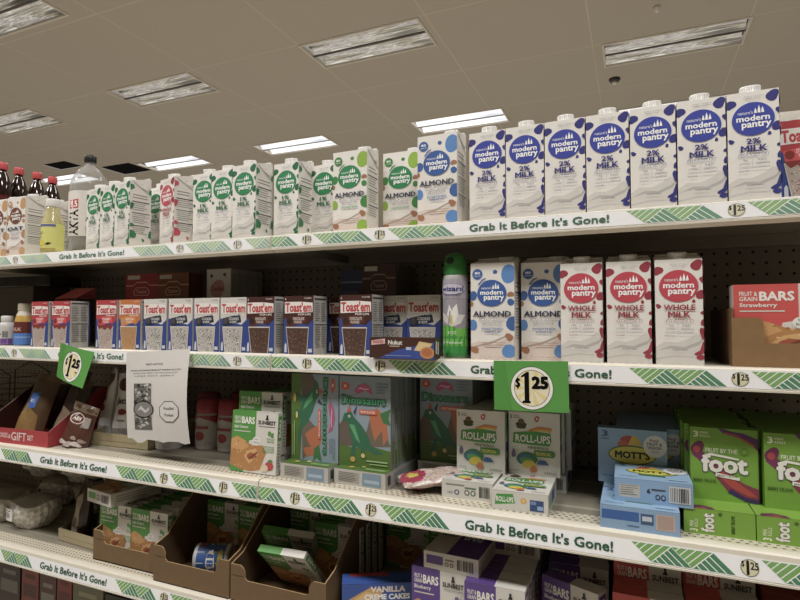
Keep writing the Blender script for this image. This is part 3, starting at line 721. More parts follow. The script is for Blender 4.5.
# ================================================================== OTHER SECOND SHELF ITEMS
# spray can
t = thing('spray_can', 'tall air freshener spray can with green cap and white flower', 'can', (.432, .056, z2), (0, 0, 0))
b = MB(); b.lathe([(.0235, 0), (.0255, .003), (.0258, .010), (.0258, .165), (.0250, .172), (.0235, .176)], ['9a9a98', '2f8f3f', '2f8f3f', 'b8b8b4', 'b8b8b4'], 32)
b.cylart([rect(0, 0, 1, .12, '2f9a3c'), poly([(0, .1), (1, .1), (1, .36), (.7, .33), (.4, .38), (0, .35)], '6cc23c'), rect(0, .20, 1, .23, '3a9a3e'), poly([(0, .35), (.4, .38), (.7, .33), (1, .36), (1, .75), (0, .75)], 'a39ea8'),
          poly([(.5, .36), (.38, .52), (.44, .66), (.52, .56)], 'efece8'), poly([(.5, .36), (.52, .6), (.62, .67), (.66, .52)], 'f4f2ee'), poly([(.5, .36), (.25, .44), (.18, .56), (.36, .52)], 'dcd8d6'), poly([(.5, .36), (.7, .4), (.84, .52), (.66, .52)], 'e2dfdb'), poly([(.49, .38), (.47, .5), (.51, .52), (.53, .4)], 'd8c83a'),
          rect(0, .74, 1, 1, 'aeaab6'), circ(.5, .86, .34, .08, '6a6690'), circ(.5, .865, .32, .07, 'cfcbd8'), txt('wizard', .22, .835, .78, .905, '2c2f86', .03), txt('FRESH LINEN', .3, .77, .7, .79, '5a5a70', 0), txt('air freshener', .25, .13, .75, .17, 'f0f4e8', 0), txt('8 OZ', .42, .26, .6, .30, 'f0f4e8', 0)],
         .0258, .010, .155, -190, 10)
b.build('can_body', PLASTIC, t)
c = MB(); g = '2a8a34'
c.lathe([(.0245, .174), (.0252, .177), (.0250, .190), (.0225, .206), (.0185, .217), (.010, .222), (.002, .223)], g, 32)
c.M = Matrix.Translation((-.004, -.0195, .203)) @ Euler((R(70), 0, 0)).to_matrix().to_4x4(); c.lathe([(.0078, 0), (.0086, .004), (.0060, .0045)], ['145020', '0c2a12'], 16)
c.build('spray_cap', PLASTIC, t)
# cookie box lying in front
w, d, h = .140, .055, .043
ck = [rect(0, 0, 1, 1, '4a2a20'), poly([(.15, 0), (.45, .42), (.75, .62), (1, .8), (1, 0)], '1f429c'), poly([(.03, .62), (.25, .70), (.25, .95), (.03, .85)], 'd9b8b4'), txt('WAFER', .05, .70, .23, .86, 'b83038', .03), txt('Nukut', .30, .66, .52, .88, 'f2ece4', .03), rect(.32, .57, .48, .61, 'c9b8a8'),
      poly([(.70, .40), (.90, .34), (.98, .74), (.78, .84)], 'd9b878'), poly([(.72, .44), (.88, .39), (.95, .70), (.80, .78)], 'e2c68c'), circ(.90, .30, .11, .28, 'c4864a'), circ(.90, .32, .075, .19, 'b8652e'), rect(.58, .42, .66, .56, 'b9c4dc'), rect(.25, .12, .65, .15, '8ea2cc')]
o = make_box('cookie_box', 'box', w, d, h, {'front': ck, 'right': [rect(0, 0, 1, 1, '3f241c'), rect(.25, .25, .42, .85, 'e6e2dc'), rect(.55, .2, .7, .8, 'e6e2dc')], 'top': [rect(0, 0, 1, 1, '4a2a20')]}, '4a2a20')()
o.location = (.328, -.012 + .0215, z2); o.rotation_euler = (0, 0, R(-2)); o['label'] = 'flat brown and blue cookie box lying before the pastry boxes'
o.location = (.338, .0005, z2)
o.scale = (1.05, .62, 1)
# strawberry bars in kraft tray
def sb_front(c, flav, dark='2c2c2c'):
    a = [rect(0, 0, 1, 1, 'dedad2'), poly([(0, 1), (.53, 1), (.53, .55), (.40, .52), (.3, 0), (0, 0)], c)]
    a += [txt('FRUIT &', .05, .855, .20, .91, 'e9e6de', .02), txt('GRAIN', .05, .79, .20, .845, 'e9e6de', .02), txt('BARS', .215, .79, .50, .91, 'f4f1ea', .04), txt(flav, .05, .70, .36, .765, 'f2efe8', .02), rect(.05, .655, .42, .672, 'd9d4ca')]
    a += [poly([(.0, .10), (.0, .52), (.12, .58), (.30, .52), (.46, .44), (.70, .46), (.78, .34), (.66, .06), (.45, .02), (.2, .04)], 'b98040'), poly([(.0, .36), (.0, .52), (.12, .58), (.30, .52), (.40, .42), (.25, .34)], 'cf9a56'), poly([(.30, .26), (.42, .14), (.62, .30), (.56, .40), (.40, .36)], 'd6a868'), circ(.47, .27, .10, .055, {'a': 'c88a48'}.get(c, 'a8502e'), .1, 3),
          poly([(.42, .2), (.6, .33), (.58, .35), (.40, .23)], '7a4322')]
    a += [('q', p[1], p[2]) for p in speckle(.03, .08, .60, .50, 26, ['d9ae70', 'a8703a', 'e2bd84'], .018, 3)]
    a += [circ(.56, .52, .085, .075, 'eceae4'), txt('Soft', .52, .535, .60, .565, '5a7a5a', 0), txt('Baked', .505, .485, .615, .515, '5a7a5a', 0)]
    a += [txt('SUNBEST', .58, .80, .96, .865, dark, .03), poly([(.73, .88), (.77, .95), (.81, .88)], dark), circ(.77, .94, .02, .018, dark), rect(.60, .765, .95, .775, '8a8680')]
    a += [txt('8g', .80, .60, .93, .70, c, .04), txt('WHOLE', .78, .555, .95, .585, c, .01), txt('GRAIN', .79, .515, .94, .545, c, .01), txt('NO HIGH', .72, .43, .95, .46, c, .01), txt('FRUCTOSE', .70, .39, .95, .42, c, .01), txt('CORN SYRUP', .70, .35, .95, .38, c, .01), circ(.86, .14, .09, .07, 'b8323a'), circ(.76, .10, .08, .06, 'e0cdb0'), circ(.88, .22, .05, .025, '5a8a3a')]
    return a
def sb_front_crop(c, flav): return sb_front(c, flav)
def sb_side(c, barc='4a4a4c'):
    return [rect(0, 0, 1, 1, 'd5d0c7'), rect(.1, .55, .9, .95, c)] + xform([txt('BARS', .0, .0, 1, 1, 'f2efe8', .04)], lambda x, y: (.75 - .45 * y, .60 + .30 * x)) + lines(.15, .1, .85, .5, 8, '9a958c', 3, .4)
def sb_end(c):   # thin face when a box lies flat
    return [rect(0, 0, 1, 1, 'd5d0c7'), rect(.05, .3, .36, .8, c), circ(.43, .4, .035, .12, '3a3a3c'), circ(.43, .4, .02, .07, 'd5d0c7'), circ(.52, .4, .035, .12, '3a3a3c'), circ(.52, .4, .02, .07, 'd5d0c7'), rect(.40, .6, .56, .7, '8a8680')] + bars(.62, .2, .92, .8, 11, '3a3a3c', 2)
def sb_top(c):
    a = [rect(0, 0, 1, 1, 'cfcac0'), rect(.42, 0, 1, 1, c), txt('BARS', .5, .55, .85, .85, 'f0ede6', .03), txt('SUNBEST', .05, .6, .38, .78, '2c2c2c', .03)]
    return a
BW, BD, BH = .115, .034, .148
GC, PC, RC = '4f9a3c', '5b3a8c', 'cf3a34'
def sbk(c, flav): return make_box('cereal_bar_box', 'box', BW, BD, BH, {'front': sb_front(c, flav), 'right': sb_side(c), 'left': sb_side(c), 'back': sb_front(c, flav), 'top': [rect(0, 0, .5, 1, c), rect(.5, 0, 1, 1, 'dedad2')]}, 'dedad2')
def sbflat(c, flav):   # same box lying flat
    f = sb_front(c, flav) if c == GC else sb_top(c)
    return make_box('cereal_bar_box', 'box', BW, BH, BD, {'front': sb_end(c), 'top': f, 'right': [rect(0, 0, 1, 1, 'cfcac0')] + lines(.1, .2, .9, .8, 3, '9a958c', 2)}, 'd5d0c7')

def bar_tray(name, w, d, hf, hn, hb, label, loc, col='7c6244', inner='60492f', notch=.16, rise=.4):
    """open display tray: notched front wall, side walls rising to the back"""
    t = MB(); th = .003
    t.box(-w / 2, 0, 0, w / 2, d, th, col)
    # front wall with notch
    n0, n1 = -w / 2 + w * notch, w / 2 - w * notch
    pts = [(-w / 2, 0)]; pts = [(-w / 2, 0), (w / 2, 0), (w / 2, hf), (n1 + .012, hf), (n1 + .004, hf - .006), (n1, hf - .014), (n1, hn + .006), (n1 - .006, hn), (n0 + .006, hn), (n0, hn + .006), (n0, hf - .014), (n0 - .004, hf - .006), (n0 - .012, hf), (-w / 2, hf)]
    A = [(x, 0, zz) for x, zz in pts]; B = [(x, th, zz) for x, zz in pts]
    t.face(A, col); t.face(list(reversed(B)), inner)
    for i in range(len(pts)): j = (i + 1) % len(pts); t.face([A[j], A[i], B[i], B[j]], 'b0905f')
    for sx in (-1, 1):
        x0, x1 = (sx * w / 2 - (0 if sx < 0 else th)), (sx * w / 2 + (th if sx < 0 else 0))
        sp = [(th, 0), (d, 0), (d, hb), (d * rise + .05, hb), (d * rise + .01, hb - .012), (d * .14, hf + .012), (th, hf)]
        A = [(x0, y, zz) for y, zz in sp]; B = [(x1, y, zz) for y, zz in sp]
        t.face(list(reversed(A)), col if sx < 0 else inner); t.face(B, inner if sx < 0 else col)
        for i in range(len(sp)): j = (i + 1) % len(sp); t.face([A[i], A[j], B[j], B[i]], 'b0905f')
    t.box(-w / 2 + th, d - th, th, w / 2 - th, d, hb, inner)
    # crease lines
    t.face([(-w / 2 + .004, -.0004, hf * .72), (n0 - .004, -.0004, hf * .72), (n0 - .004, -.0004, hf * .70), (-w / 2 + .004, -.0004, hf * .70)], '5f4528')
    return tag(t.build(name, KRAFT, None, loc), label, 'tray')
# shelf 2 right: strawberry bars
def bigbars():
    w, d, h = .175, .045, .135
    return make_box('cereal_bar_box', 'box', w, d, h, {'front': sb_front(RC, 'Strawberry'), 'right': sb_side(RC), 'top': [rect(0, 0, 1, 1, RC)]}, 'dedad2')()
o = bigbars(); o.location = (.9375 + .0875, .030 + .026, z2 + .0045); o['label'] = 'red and white strawberry bar box in the kraft tray on the second shelf'
t = MB(); w = .181; X0 = .934
def wall(t, pts, y0, y1, c, ce):
    A = [(x, y0, zz) for x, zz in pts]; B = [(x, y1, zz) for x, zz in pts]
    t.face(A, c); t.face(list(reversed(B)), c)
    for i in range(len(pts)): j = (i + 1) % len(pts); t.face([A[j], A[i], B[i], B[j]], ce)
wall(t, [(0, 0), (w, 0), (w, .083), (w - .03, .083), (w - .033, .04), (.048, .04), (.045, .076), (.040, .083), (0, .083)], 0, .003, '8f6d44', 'b0905f')
t.box(0, .003, 0, .0025, .28, .10, '7f6040'); t.box(w - .0025, .003, 0, w, .28, .10, '7f6040'); t.box(.0025, .003, 0, w - .0025, .28, .003, '7f6040'); t.box(.0025, .277, .003, w - .0025, .28, .10, '7f6040')
tag(t.build('cardboard_tray', KRAFT, None, (X0, .027, z2)), 'kraft display tray holding strawberry bars on the second shelf at right', 'tray')
# small items at the far left of the second shelf
t = thing('supplement_bottle', 'small white bottle with purple band at the far left of the second shelf', 'bottle', (-1.105, .078, z2))
b = MB(); b.lathe([(.024, 0), (.026, .003), (.026, .062), (.020, .072), (.014, .076)], ['6a3a8c', 'c9c6c4', 'c9c6c4', 'c9c6c4'], 24); b.cylart([rect(0, 0, 1, .3, '6f3f96'), rect(0, .3, 1, .9, 'cfccca'), rect(.3, .5, .6, .56, '55505c'), rect(.3, .62, .5, .68, '55505c')] + bars(.65, .35, .85, .7, 8, '3a3a3c'), .026, .004, .058, -170, 0); b.build('bottle_body', PLASTIC, t)
c = MB(); c.lathe([(.017, .074), (.018, .076), (.018, .092), (.016, .095)], 'd8d6d2', 24); c.build('screw_cap', PLASTIC, t)
t = thing('shake_bottle', 'brown and blue drink bottle with yellow top, beside the purple banded bottle', 'bottle', (-1.028, .085, z2))
b = MB(); b.lathe([(.026, 0), (.029, .003), (.029, .04), (.0285, .075), (.024, .095), (.019, .108), (.017, .112)], ['2f6cc0', '3a7ad0', '6a3228', 'c9a030', 'd8cfc0', 'd8cfc0'], 24); b.cylart([rect(0, 0, 1, .5, '3a7ad0'), rect(0, .5, 1, 1, '6a2a24'), txt('MILK', .3, .6, .7, .75, 'd8b8a8', .02), rect(0, .3, 1, .35, '8ab4e6')], .029, .003, .072, -170, 0); b.build('bottle_body', PLASTIC, t)
c = MB(); c.lathe([(.019, .110), (.020, .112), (.020, .130), (.018, .134)], 'd9d2bc', 24); c.build('screw_cap', PLASTIC, t)
dup(t, (-.965, .135, z2), (0, 0, .6), 'brown and blue drink bottle with yellow top, half hidden by the leftmost pastry box')

# back row of the second shelf
def plainbox(name, w, d, h, base, front, label, loc, yaw=0, right=None, top=None):
    f = {'front': front}
    if right: f['right'] = right
    if top: f['top'] = top
    o = make_box(name, 'box', w, d, h, f, base)(); o.location = loc; o.rotation_euler = (0, 0, R(yaw)); o['label'] = label; return o
def quiet(c, word, lab='e4e0d8'):
    a = [rect(0, 0, 1, 1, c), rect(.06, .86, .45, .96, 'c9c4ba'), poly([(0, .72), (.25, .72), (.35, .80), (.65, .80), (.75, .72), (1, .72), (1, .69), (.76, .69), (.66, .77), (.34, .77), (.24, .69), (0, .69)], lab), poly([(.28, .45), (.72, .45), (.76, .56), (.66, .66), (.34, .66), (.24, .56)], lab), poly([(.30, .47), (.70, .47), (.73, .56), (.65, .64), (.35, .64), (.27, .56)], c), txt(word, .33, .51, .68, .60, lab, .02), circ(.12, .12, .08, .05, 'b88a6a'), circ(.86, .12, .09, .06, 'c49a72')]
    return a
def pedestal(x, y, w, d, h, lab):
    return plainbox('shipping_carton', w, d, h, '5f4a32', [rect(0, .3, 1, .34, '4a3825')], lab, (x, y, z2))
pedestal(-.575, .25, .27, .14, .10, 'plain brown carton under the red and brown boxes at the back of the second shelf')
pedestal(-.325, .26, .13, .16, .10, 'plain brown carton under the white boxes at the back of the second shelf')
pedestal(.17, .25, .17, .14, .10, 'plain brown carton under the brown box at the back of the second shelf')
plainbox('snack_box', .138, .06, .126, '8f2028', quiet('9a222c', 'Toaster', 'd89a98'), 'dark red snack box at the back of the second shelf', (-.640, .225, z2 + .1005))
plainbox('snack_box', .124, .06, .124, '6e4026', quiet('7e4c2c', 'Toaster', 'cfa68a'), 'orange brown snack box at the back, right of the dark red one', (-.5085, .225, z2 + .1005))
for k in range(5):
    o = plainbox('snack_box', .088, .026, .128, 'c9c5bc', [rect(0, 0, 1, 1, 'cdc9c0'), circ(.45, .55, .3, .2, 'b8837a', .1, 2), txt('Cookies', .2, .5, .75, .62, '7a3a34', .02), poly([(.1, .1), (.5, .3), (.9, .15), (.9, .05), (.1, .05)], '9a8a7a'), circ(.2, .85, .06, .04, '4a4a4c'), circ(.75, .87, .06, .04, '4a4a4c')], 'white cookie box in the row of white boxes at the back of the second shelf', (-.325, .2 + k * .029, z2 + .1005), 0, [rect(0, 0, 1, 1, 'b9b5ac'), rect(.1, .1, .9, .9, 'a8a49b')])
    o['group'] = 'white cookie boxes at the back of the second shelf'
plainbox('snack_box', .066, .05, .108, '232f5a', [rect(0, 0, 1, 1, '26345f'), rect(.1, .1, .8, .5, '55607a'), rect(0, .7, 1, .74, '8a93b0')], 'small navy box at the back, left of the dark brown box', (.111, .215, z2 + .1005))
for k in range(5):
    o = plainbox('snack_box', .092, .024, .120, '4a2a22', quiet('4f2e26', 'Toaster', 'b08a80'), 'dark brown fudge box in the row at the back of the second shelf', (.193, .192 + k * .027, z2 + .1005), 0, [rect(0, 0, 1, 1, '7a736a'), rect(.12, .05, .88, .95, '6a635b')])
    o['group'] = 'dark brown fudge boxes at the back of the second shelf'
b = MB(); b.box(-.20, -.06, 0, .20, .06, .035, '141212', .003)
for k in range(6): b.box(-.19 + k * .065, -.0605, .006, -.14 + k * .065, -.0601, .03, '232021')
tag(b.build('storage_case', PLASTIC, None, (-1.20, .19, z2 + .195), (0, 0, R(3))), 'long black case lying high at the back left of the second shelf', 'case')
plainbox('shipping_carton', .34, .13, .194, '4a4036', [rect(0, .5, 1, .53, '3a3228')], 'dim grey carton under the long black case', (-1.24, .20, z2))
b = MB(); b.face([(-.05, -.02, 0), (.05, -.02, 0), (.07, .03, .035), (-.02, .03, .035)], 'b82a30'); b.face([(.05, -.02, 0), (-.05, -.02, 0), (-.02, .03, -.001), (.07, .03, -.001)], 'c9c2b8'); b.face([(-.02, .03, .035), (.07, .03, .035), (.07, .03, -.001), (-.02, .03, -.001)], '8a1e24'); b.face([(-.05, -.02, 0), (-.02, .03, .035), (-.02, .03, -.001)], '8a1e24'); b.face([(.05, -.02, 0), (.07, .03, -.001), (.07, .03, .035)], '8a1e24')
tag(b.build('red_carton_flap', CARD, None, (-.86, .12, z2 + .148)), 'red wedge shaped packet poking up behind the two left pastry boxes', 'packet')
plainbox('snack_box', .10, .05, .146, '54443a', [rect(0, 0, 1, 1, '5e2a2a')], 'dim box under the red wedge packet, behind the left pastry boxes', (-.855, .125, z2))

# ================================================================== PRICE CARDS AND NOTICE
def price_art():
    a = [rect(0, 0, 1, 1, '569f42'), poly([(0, 0), (.25, 0), (.15, 1), (0, 1)], '4f983c'), circ(.52, .46, .285, .43, '1a1a1a', 0, 0, 32), circ(.52, .46, .28, .42, 'f2f0ea', 0, 0, 32), circ(.52, .46, .238, .36, '1f1f1f', 0, 0, 32), circ(.52, .46, .231, .35, 'ece2c6', 0, 0, 32)]
    for k in range(10):
        an = 2 * math.pi * k / 10
        a.append(('q', [(.52, .46), (.52 + .231 * math.cos(an - .14), .46 + .35 * math.sin(an - .14)), (.52 + .231 * math.cos(an + .14), .46 + .35 * math.sin(an + .14))], 'e6d68c'))
    a += [txt('$', .30, .44, .37, .66, '111111', .04), poly([(.395, .16), (.505, .16), (.505, .20), (.488, .215), (.488, .78), (.455, .78), (.38, .70), (.38, .665), (.425, .69), (.425, .215), (.395, .20)], '111111'), txt('25', .52, .44, .745, .70, '111111', .07)]
    return a
def curved_card(name, w, h, art, bend, label, loc, rot, back='7fbf66', mat=PAPER, n=8, rag=0):
    """a hanging card, w x h, hinge at the top; bend(u, v) -> outward offset"""
    m = MB(); r = random.Random(2)
    def P(x, y, off): return (x * w - w / 2, -bend(x, y) - off, -h + y * h)
    low = lambda i: (0 if not rag else rag * r.random())
    lo = [low(i) for i in range(n + 1)]
    def ymin(x): k = min(n - 1, int(x * n)); f = x * n - k; return lo[k] * (1 - f) + lo[k + 1] * f
    vs = [P(i / n, lo[i] + (1 - lo[i]) * j / n, 0) for j in range(n + 1) for i in range(n + 1)]
    fs = [(j * (n + 1) + i, j * (n + 1) + i + 1, (j + 1) * (n + 1) + i + 1, (j + 1) * (n + 1) + i) for j in range(n) for i in range(n)]
    m.mesh(vs, fs, art[0][2] if art else 'e6e2dc', True)
    k = 0
    for a in xform(art[1:], lambda x, y: (x, y)):
        k += 1 if a[0] == 'p' else (.02 if len(a) < 4 else (3 if a[4] else 0))
        pts = clip(a[1])
        if len(pts) < 3: continue
        for i in range(n):
            sl = clip(pts, i / n, 0, (i + 1) / n, 1)
            for j in range(n):
                q = clip(sl, i / n, j / n, (i + 1) / n, (j + 1) / n) if sl else None
                if q and len(q) > 2: m.face([P(x, y, .0004 + .00004 * k + (LAY * a[3] if len(a) > 3 else 0)) for x, y in q], a[2])
    o = m.build(name, mat, None, loc, rot); tag(o, label, 'sign'); return o
curved_card('price_card', .139, .094, price_art(), lambda x, y: .002 + .004 * (1 - y) + .003 * math.sin(x * 3), 'green $1.25 price card hanging above the fruit roll boxes', (.598, -.0025, z2 + .002), (0, R(-1), 0))
curved_card('price_card', .152, .098, price_art(), lambda x, y: .002 + .022 * (1 - y) * x + .006 * math.sin(x * 3.1), 'green $1.25 price card hanging crooked above the red gift tray', (-.650, -.006, z2 + .004), (0, R(9), R(-3)))
na = [rect(0, 0, 1, 1, 'dcd8d4'), txt('FIRST NOTICE', .33, .845, .60, .865, '55524f', 0), txt('STOCK UP DURING PRODUCT SAVINGS ALL DAY', .08, .785, .90, .800, '3c3a38', .01), txt('WHILE THE SUPPLY OF THIS ITEM LASTS', .12, .755, .84, .768, '6a6765', 0), txt('LIMIT MAY APPLY', .15, .725, .8, .737, '6a6765', 0),
      rect(.14, .15, .43, .65, '6f6c6a')] + [('q', p[1], p[2]) for p in speckle(.15, .17, .42, .64, 90, ['3a3836', '9a9794', 'c9c6c2', '55524f'], .03, 6, .8)]
na += [circ(.30, .37, .17, .095, '1c1a1a', 0, 0, 28), circ(.30, .37, .155, .082, '8b8886', 0, 0, 28), poly([(.2, .35), (.26, .41), (.34, .36), (.40, .40), (.39, .36), (.33, .33), (.26, .37)], 'cfcbc7')]
oc = lambda r_: [(.72 + r_ * math.cos(R(22.5 + 45 * i)), .35 + r_ * .72 * math.sin(R(22.5 + 45 * i))) for i in range(8)]
na += [poly(oc(.165), '1c1a1a'), poly(oc(.155), 'e2deda'), txt('Recalled', .64, .37, .80, .40, '2c2a2a', .01), txt('Product', .65, .30, .79, .33, '2c2a2a', .01)]
curved_card('paper_notice', .225, .236, na, lambda x, y: .002 + .012 * math.sin(max(0, 1 - y) * 2.6) * (0.4 + x) , 'white printed notice sheet hanging from the second shelf', (-.350, -.0045, z2 + .001), (0, R(-3.5), R(-1)), n=12, rag=.05)

# ================================================================== THIRD SHELF
z3 = SURF[3]
def rising_tray(name, w, d, hf, hb, d1, col, inner, art, label, loc, yaw=0, ce=None):
    t = MB(); th = .003; ce = ce or inner
    t.box(-w / 2, 0, 0, w / 2, d, th, col)
    t.box(-w / 2, 0, 0, w / 2, th, hf, col); t.art(art, (-w / 2, 0, 0), (1, 0, 0), (0, 0, 1), (0, -1, 0), w, hf)
    for sx in (-1, 1):
        x0, x1 = (sx * w / 2 - (0 if sx < 0 else th)), (sx * w / 2 + (th if sx < 0 else 0))
        sp = [(th, 0), (d, 0), (d, hb), (d1, hb), (th, hf)]
        A = [(x0, y, q) for y, q in sp]; B = [(x1, y, q) for y, q in sp]
        t.face(list(reversed(A)), col if sx < 0 else inner); t.face(B, inner if sx < 0 else col)
        for i in range(len(sp)): j = (i + 1) % len(sp); t.face([A[i], A[j], B[j], B[i]], ce)
    t.box(-w / 2 + th, d - th, th, w / 2 - th, d, hb, inner)
    return tag(t.build(name, CARD, None, loc, (0, 0, R(yaw))), label, 'tray')
ga = [rect(0, 0, 1, 1, 'b3202c'), txt('COOKIES', .25, .38, .43, .70, 'f0d8d4', .01), txt('&', .44, .36, .475, .62, 'f0d8d4', .01), txt('GIFT', .485, .25, .70, .80, 'f4e2de', .01), txt('SET', .715, .35, .80, .68, 'f0d8d4', .02)]
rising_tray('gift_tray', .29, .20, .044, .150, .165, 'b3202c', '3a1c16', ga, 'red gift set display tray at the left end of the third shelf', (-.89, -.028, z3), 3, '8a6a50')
def standing_bag(name, w, h, th, col, art, label, loc, rot, seed=1, mat=FILM, crimp='d0ccc6'):
    """gusseted pouch: full at the bottom, pinched flat at the top"""
    b = MB(); n, m = 10, 12; r = random.Random(seed); ph = [r.random() * 6 for _ in range(4)]
    def P(u, v, s):
        e = max(0, 1 - abs(u) ** 2.6) ** .5; t = th / 2 * e * (1 - .92 * v ** 2.2); ww = w / 2 * (1 - .06 * math.sin(v * 3))
        wr = .0022 * (math.sin(u * 6 + v * 7 + ph[0]) + math.sin(v * 13 + ph[1] + 3 * u)) * e
        return (u * ww, s * t + (wr if s < 0 else -wr), v * h)
    for s in (-1, 1):
        vs = [P(-1 + 2 * i / n, j / m, s) for j in range(m + 1) for i in range(n + 1)]; fs = []; cc = []
        for j in range(m):
            for i in range(n):
                q = (j * (n + 1) + i, j * (n + 1) + i + 1, (j + 1) * (n + 1) + i + 1, (j + 1) * (n + 1) + i); fs.append(q if s < 0 else tuple(reversed(q))); cc.append(crimp if j >= m - 1 else col)
        b.mesh(vs, fs, cc, True)
    k = 0
    for a in xform(art, lambda x, y: (x, y)):
        k += 1 if a[0] == 'p' else (.02 if len(a) < 4 else (3 if a[4] else 0))
        pts = clip(a[1])
        if len(pts) < 3: continue
        for i in range(n):
            sl = clip(pts, i / n, 0, (i + 1) / n, 1)
            for j in range(m):
                q = clip(sl, i / n, j / m, (i + 1) / n, (j + 1) / m) if sl else None
                if q and len(q) > 2: b.face([Vector(P(-1 + 2 * x, y, -1)) + Vector((0, -.0006 - .0001 * k - (LAY * a[3] if len(a) > 3 else 0), 0)) for x, y in q], a[2])
    return tag(b.build(name, mat, None, loc, rot), label, 'bag')
standing_bag('coffee_bag', .10, .19, .055, '55402a', [poly([(.1, 0), (.9, 0), (.8, .35), (.2, .5)], '8a6a34'), poly([(.25, .40), (.62, .46), (.55, .72), (.2, .66)], '2f63b8'), rect(.30, .53, .50, .58, 'e6e2da')], 'tan and brown coffee bag with blue label in the red gift tray', (-.95, .055, z3 + .004), (R(-14), R(10), R(8)), 3, crimp='6a5436')
standing_bag('coffee_bag', .10, .20, .05, '241814', [poly([(0, 0), (.3, 0), (.05, .8), (0, .8)], '7a6038'), circ(.6, .5, .2, .1, '3a2820')], 'dark brown coffee bag in the middle of the red gift tray', (-.90, .14, z3 + .004), (R(-12), R(6), R(-6)), 4, crimp='3a2c20')
standing_bag('coffee_bag', .105, .18, .055, '32221a', [poly([(.05, .05), (.7, .1), (.75, .45), (.3, .52), (.05, .4)], '8a7460'), poly([(0, 0), (.08, 0), (.08, 1), (0, 1)], '6a5436')], 'brown coffee bag with beige label at the right of the red gift tray', (-.812, .075, z3 + .004), (R(-14), R(8), R(-8)), 5, crimp='4a3828')
aw = [rect(0, 0, 1, 1, '553026'), poly([(0, .82), (1, .82), (1, 1), (0, 1)], '8f7c68'), circ(.25, .90, .14, .05, '6a4a30'), circ(.75, .90, .14, .05, '6a4a30'), circ(.45, .66, .27, .13, 'e6dcd4'), circ(.45, .66, .24, .11, '6a2a22'), txt('A&W', .28, .61, .62, .71, 'f0e6dc', .04)] + [rect(.12 + .07 * k, .25, .14 + .07 * k, .55, '7a4a3a') for k in range(10)] + [rect(.72, .50, .93, .74, 'a8a09a'), circ(.25, .07, .18, .06, 'd8cfc8', .15, 1), circ(.5, .05, .14, .07, 'b9a8a0', .15, 2), circ(.75, .10, .16, .06, 'cfc4bc', .15, 3), circ(.6, .22, .1, .05, 'a8948a', .1, 4), circ(.88, .2, .1, .05, 'a8948a', .1, 4)]
standing_bag('candy_bag', .098, .120, .045, '5a3428', aw[1:], 'brown root beer candy bag leaning beside the red gift tray', (-.695, .022, z3 + .001), (R(-10), R(12), R(4)), 6, crimp='8f7c68')
jk = [rect(.0, .0, 1, .2, 'a8a29c'), circ(.5, .84, .4, .10, '5a2a2c', .1, 2), txt('Jack', .2, .52, .72, .64, '4a4444', .03), circ(.52, .43, .15, .05, '8a2a2c', .1, 3), rect(.3, .3, .7, .32, '8a847e')]
standing_bag('snack_bag', .085, .21, .05, 'dedcd8', jk, 'silver snack bag with red emblem, left one standing in the cream tray', (-.700, .128, z3 + .004), (R(-7), R(2), R(-35)), 7)
standing_bag('snack_bag', .095, .20, .05, 'e2e0dc', jk, 'silver snack bag with red emblem, right one beside the paper notice', (-.598, .110, z3 + .004), (R(-7), R(-2), R(4)), 8)
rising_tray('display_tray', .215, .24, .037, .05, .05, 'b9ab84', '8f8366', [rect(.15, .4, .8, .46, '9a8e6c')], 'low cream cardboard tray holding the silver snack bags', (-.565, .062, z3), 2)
def cup():
    b = MB(); pr = [(.034, 0), (.036, .002)]
    cols = ['b8b4ae']
    for k in range(6): pr += [(.0365 + .0007 * k, .004 + .0085 * k), (.0375 + .0007 * k, .007 + .0085 * k), (.0365 + .0007 * k, .0115 + .0085 * k)]; 
    b.lathe(pr, 'cdc9c4', 28); return tag(b.build('paper_cup_stack', PAPER), '', 'cups')
for x, y, lab in ((-.432, .118, 'stack of ribbed white cups just under the paper notice'),):
    put('cup', cup, (x, y, z3), (0, 0, 0), lab)
def creamer():
    t = thing('creamer_bottle', '', 'bottle')
    b = MB(); b.lathe([(.033, 0), (.0355, .004), (.0355, .05), (.0340, .06), (.0350, .085), (.033, .098), (.026, .108)], ['c9c5c0'] * 6, 28)
    b.cylart([poly([(0, 1), (0, .72), (.25, .85), (.5, .95), (.75, .85), (1, .72), (1, 1)], '9a1c28'), circ(.5, .38, .12, .14, 'a82430'), rect(.32, .60, .70, .68, 'a82430')] + [rect(.2, .1 + .05 * k, .8, .115 + .05 * k, 'a8a4a0') for k in range(3)], .0358, .004, .09, -190, 10); b.build('bottle_body', PLASTIC, t)
    c = MB(); c.lathe([(.0335, .100), (.0345, .103), (.0335, .128), (.030, .140), (.020, .143)], '9a1c28', 28); c.build('flip_cap', PLASTIC, t); return t
for x, y, lab in ((-.335, .165, 'white bottle with red lid, left of the pair behind the notice corner'), (-.256, .165, 'white bottle with red lid in the middle behind the notice corner'), (-.176, .165, 'white bottle with red lid, partly behind the green bar box'), (-.41, .25, 'white bottle with red lid hidden mostly by the paper notice')):
    put('creamer', creamer, (x, y, z3), (0, 0, 0), lab)
for x, y in ((-.33, .30), (-.22, .325), (-.14, .325)):
    o = put('creamer', creamer, (x, y, z3), (0, 0, 0), 'white bottle with red lid in the dark back row of the third shelf', 'red lidded bottles in the back row')
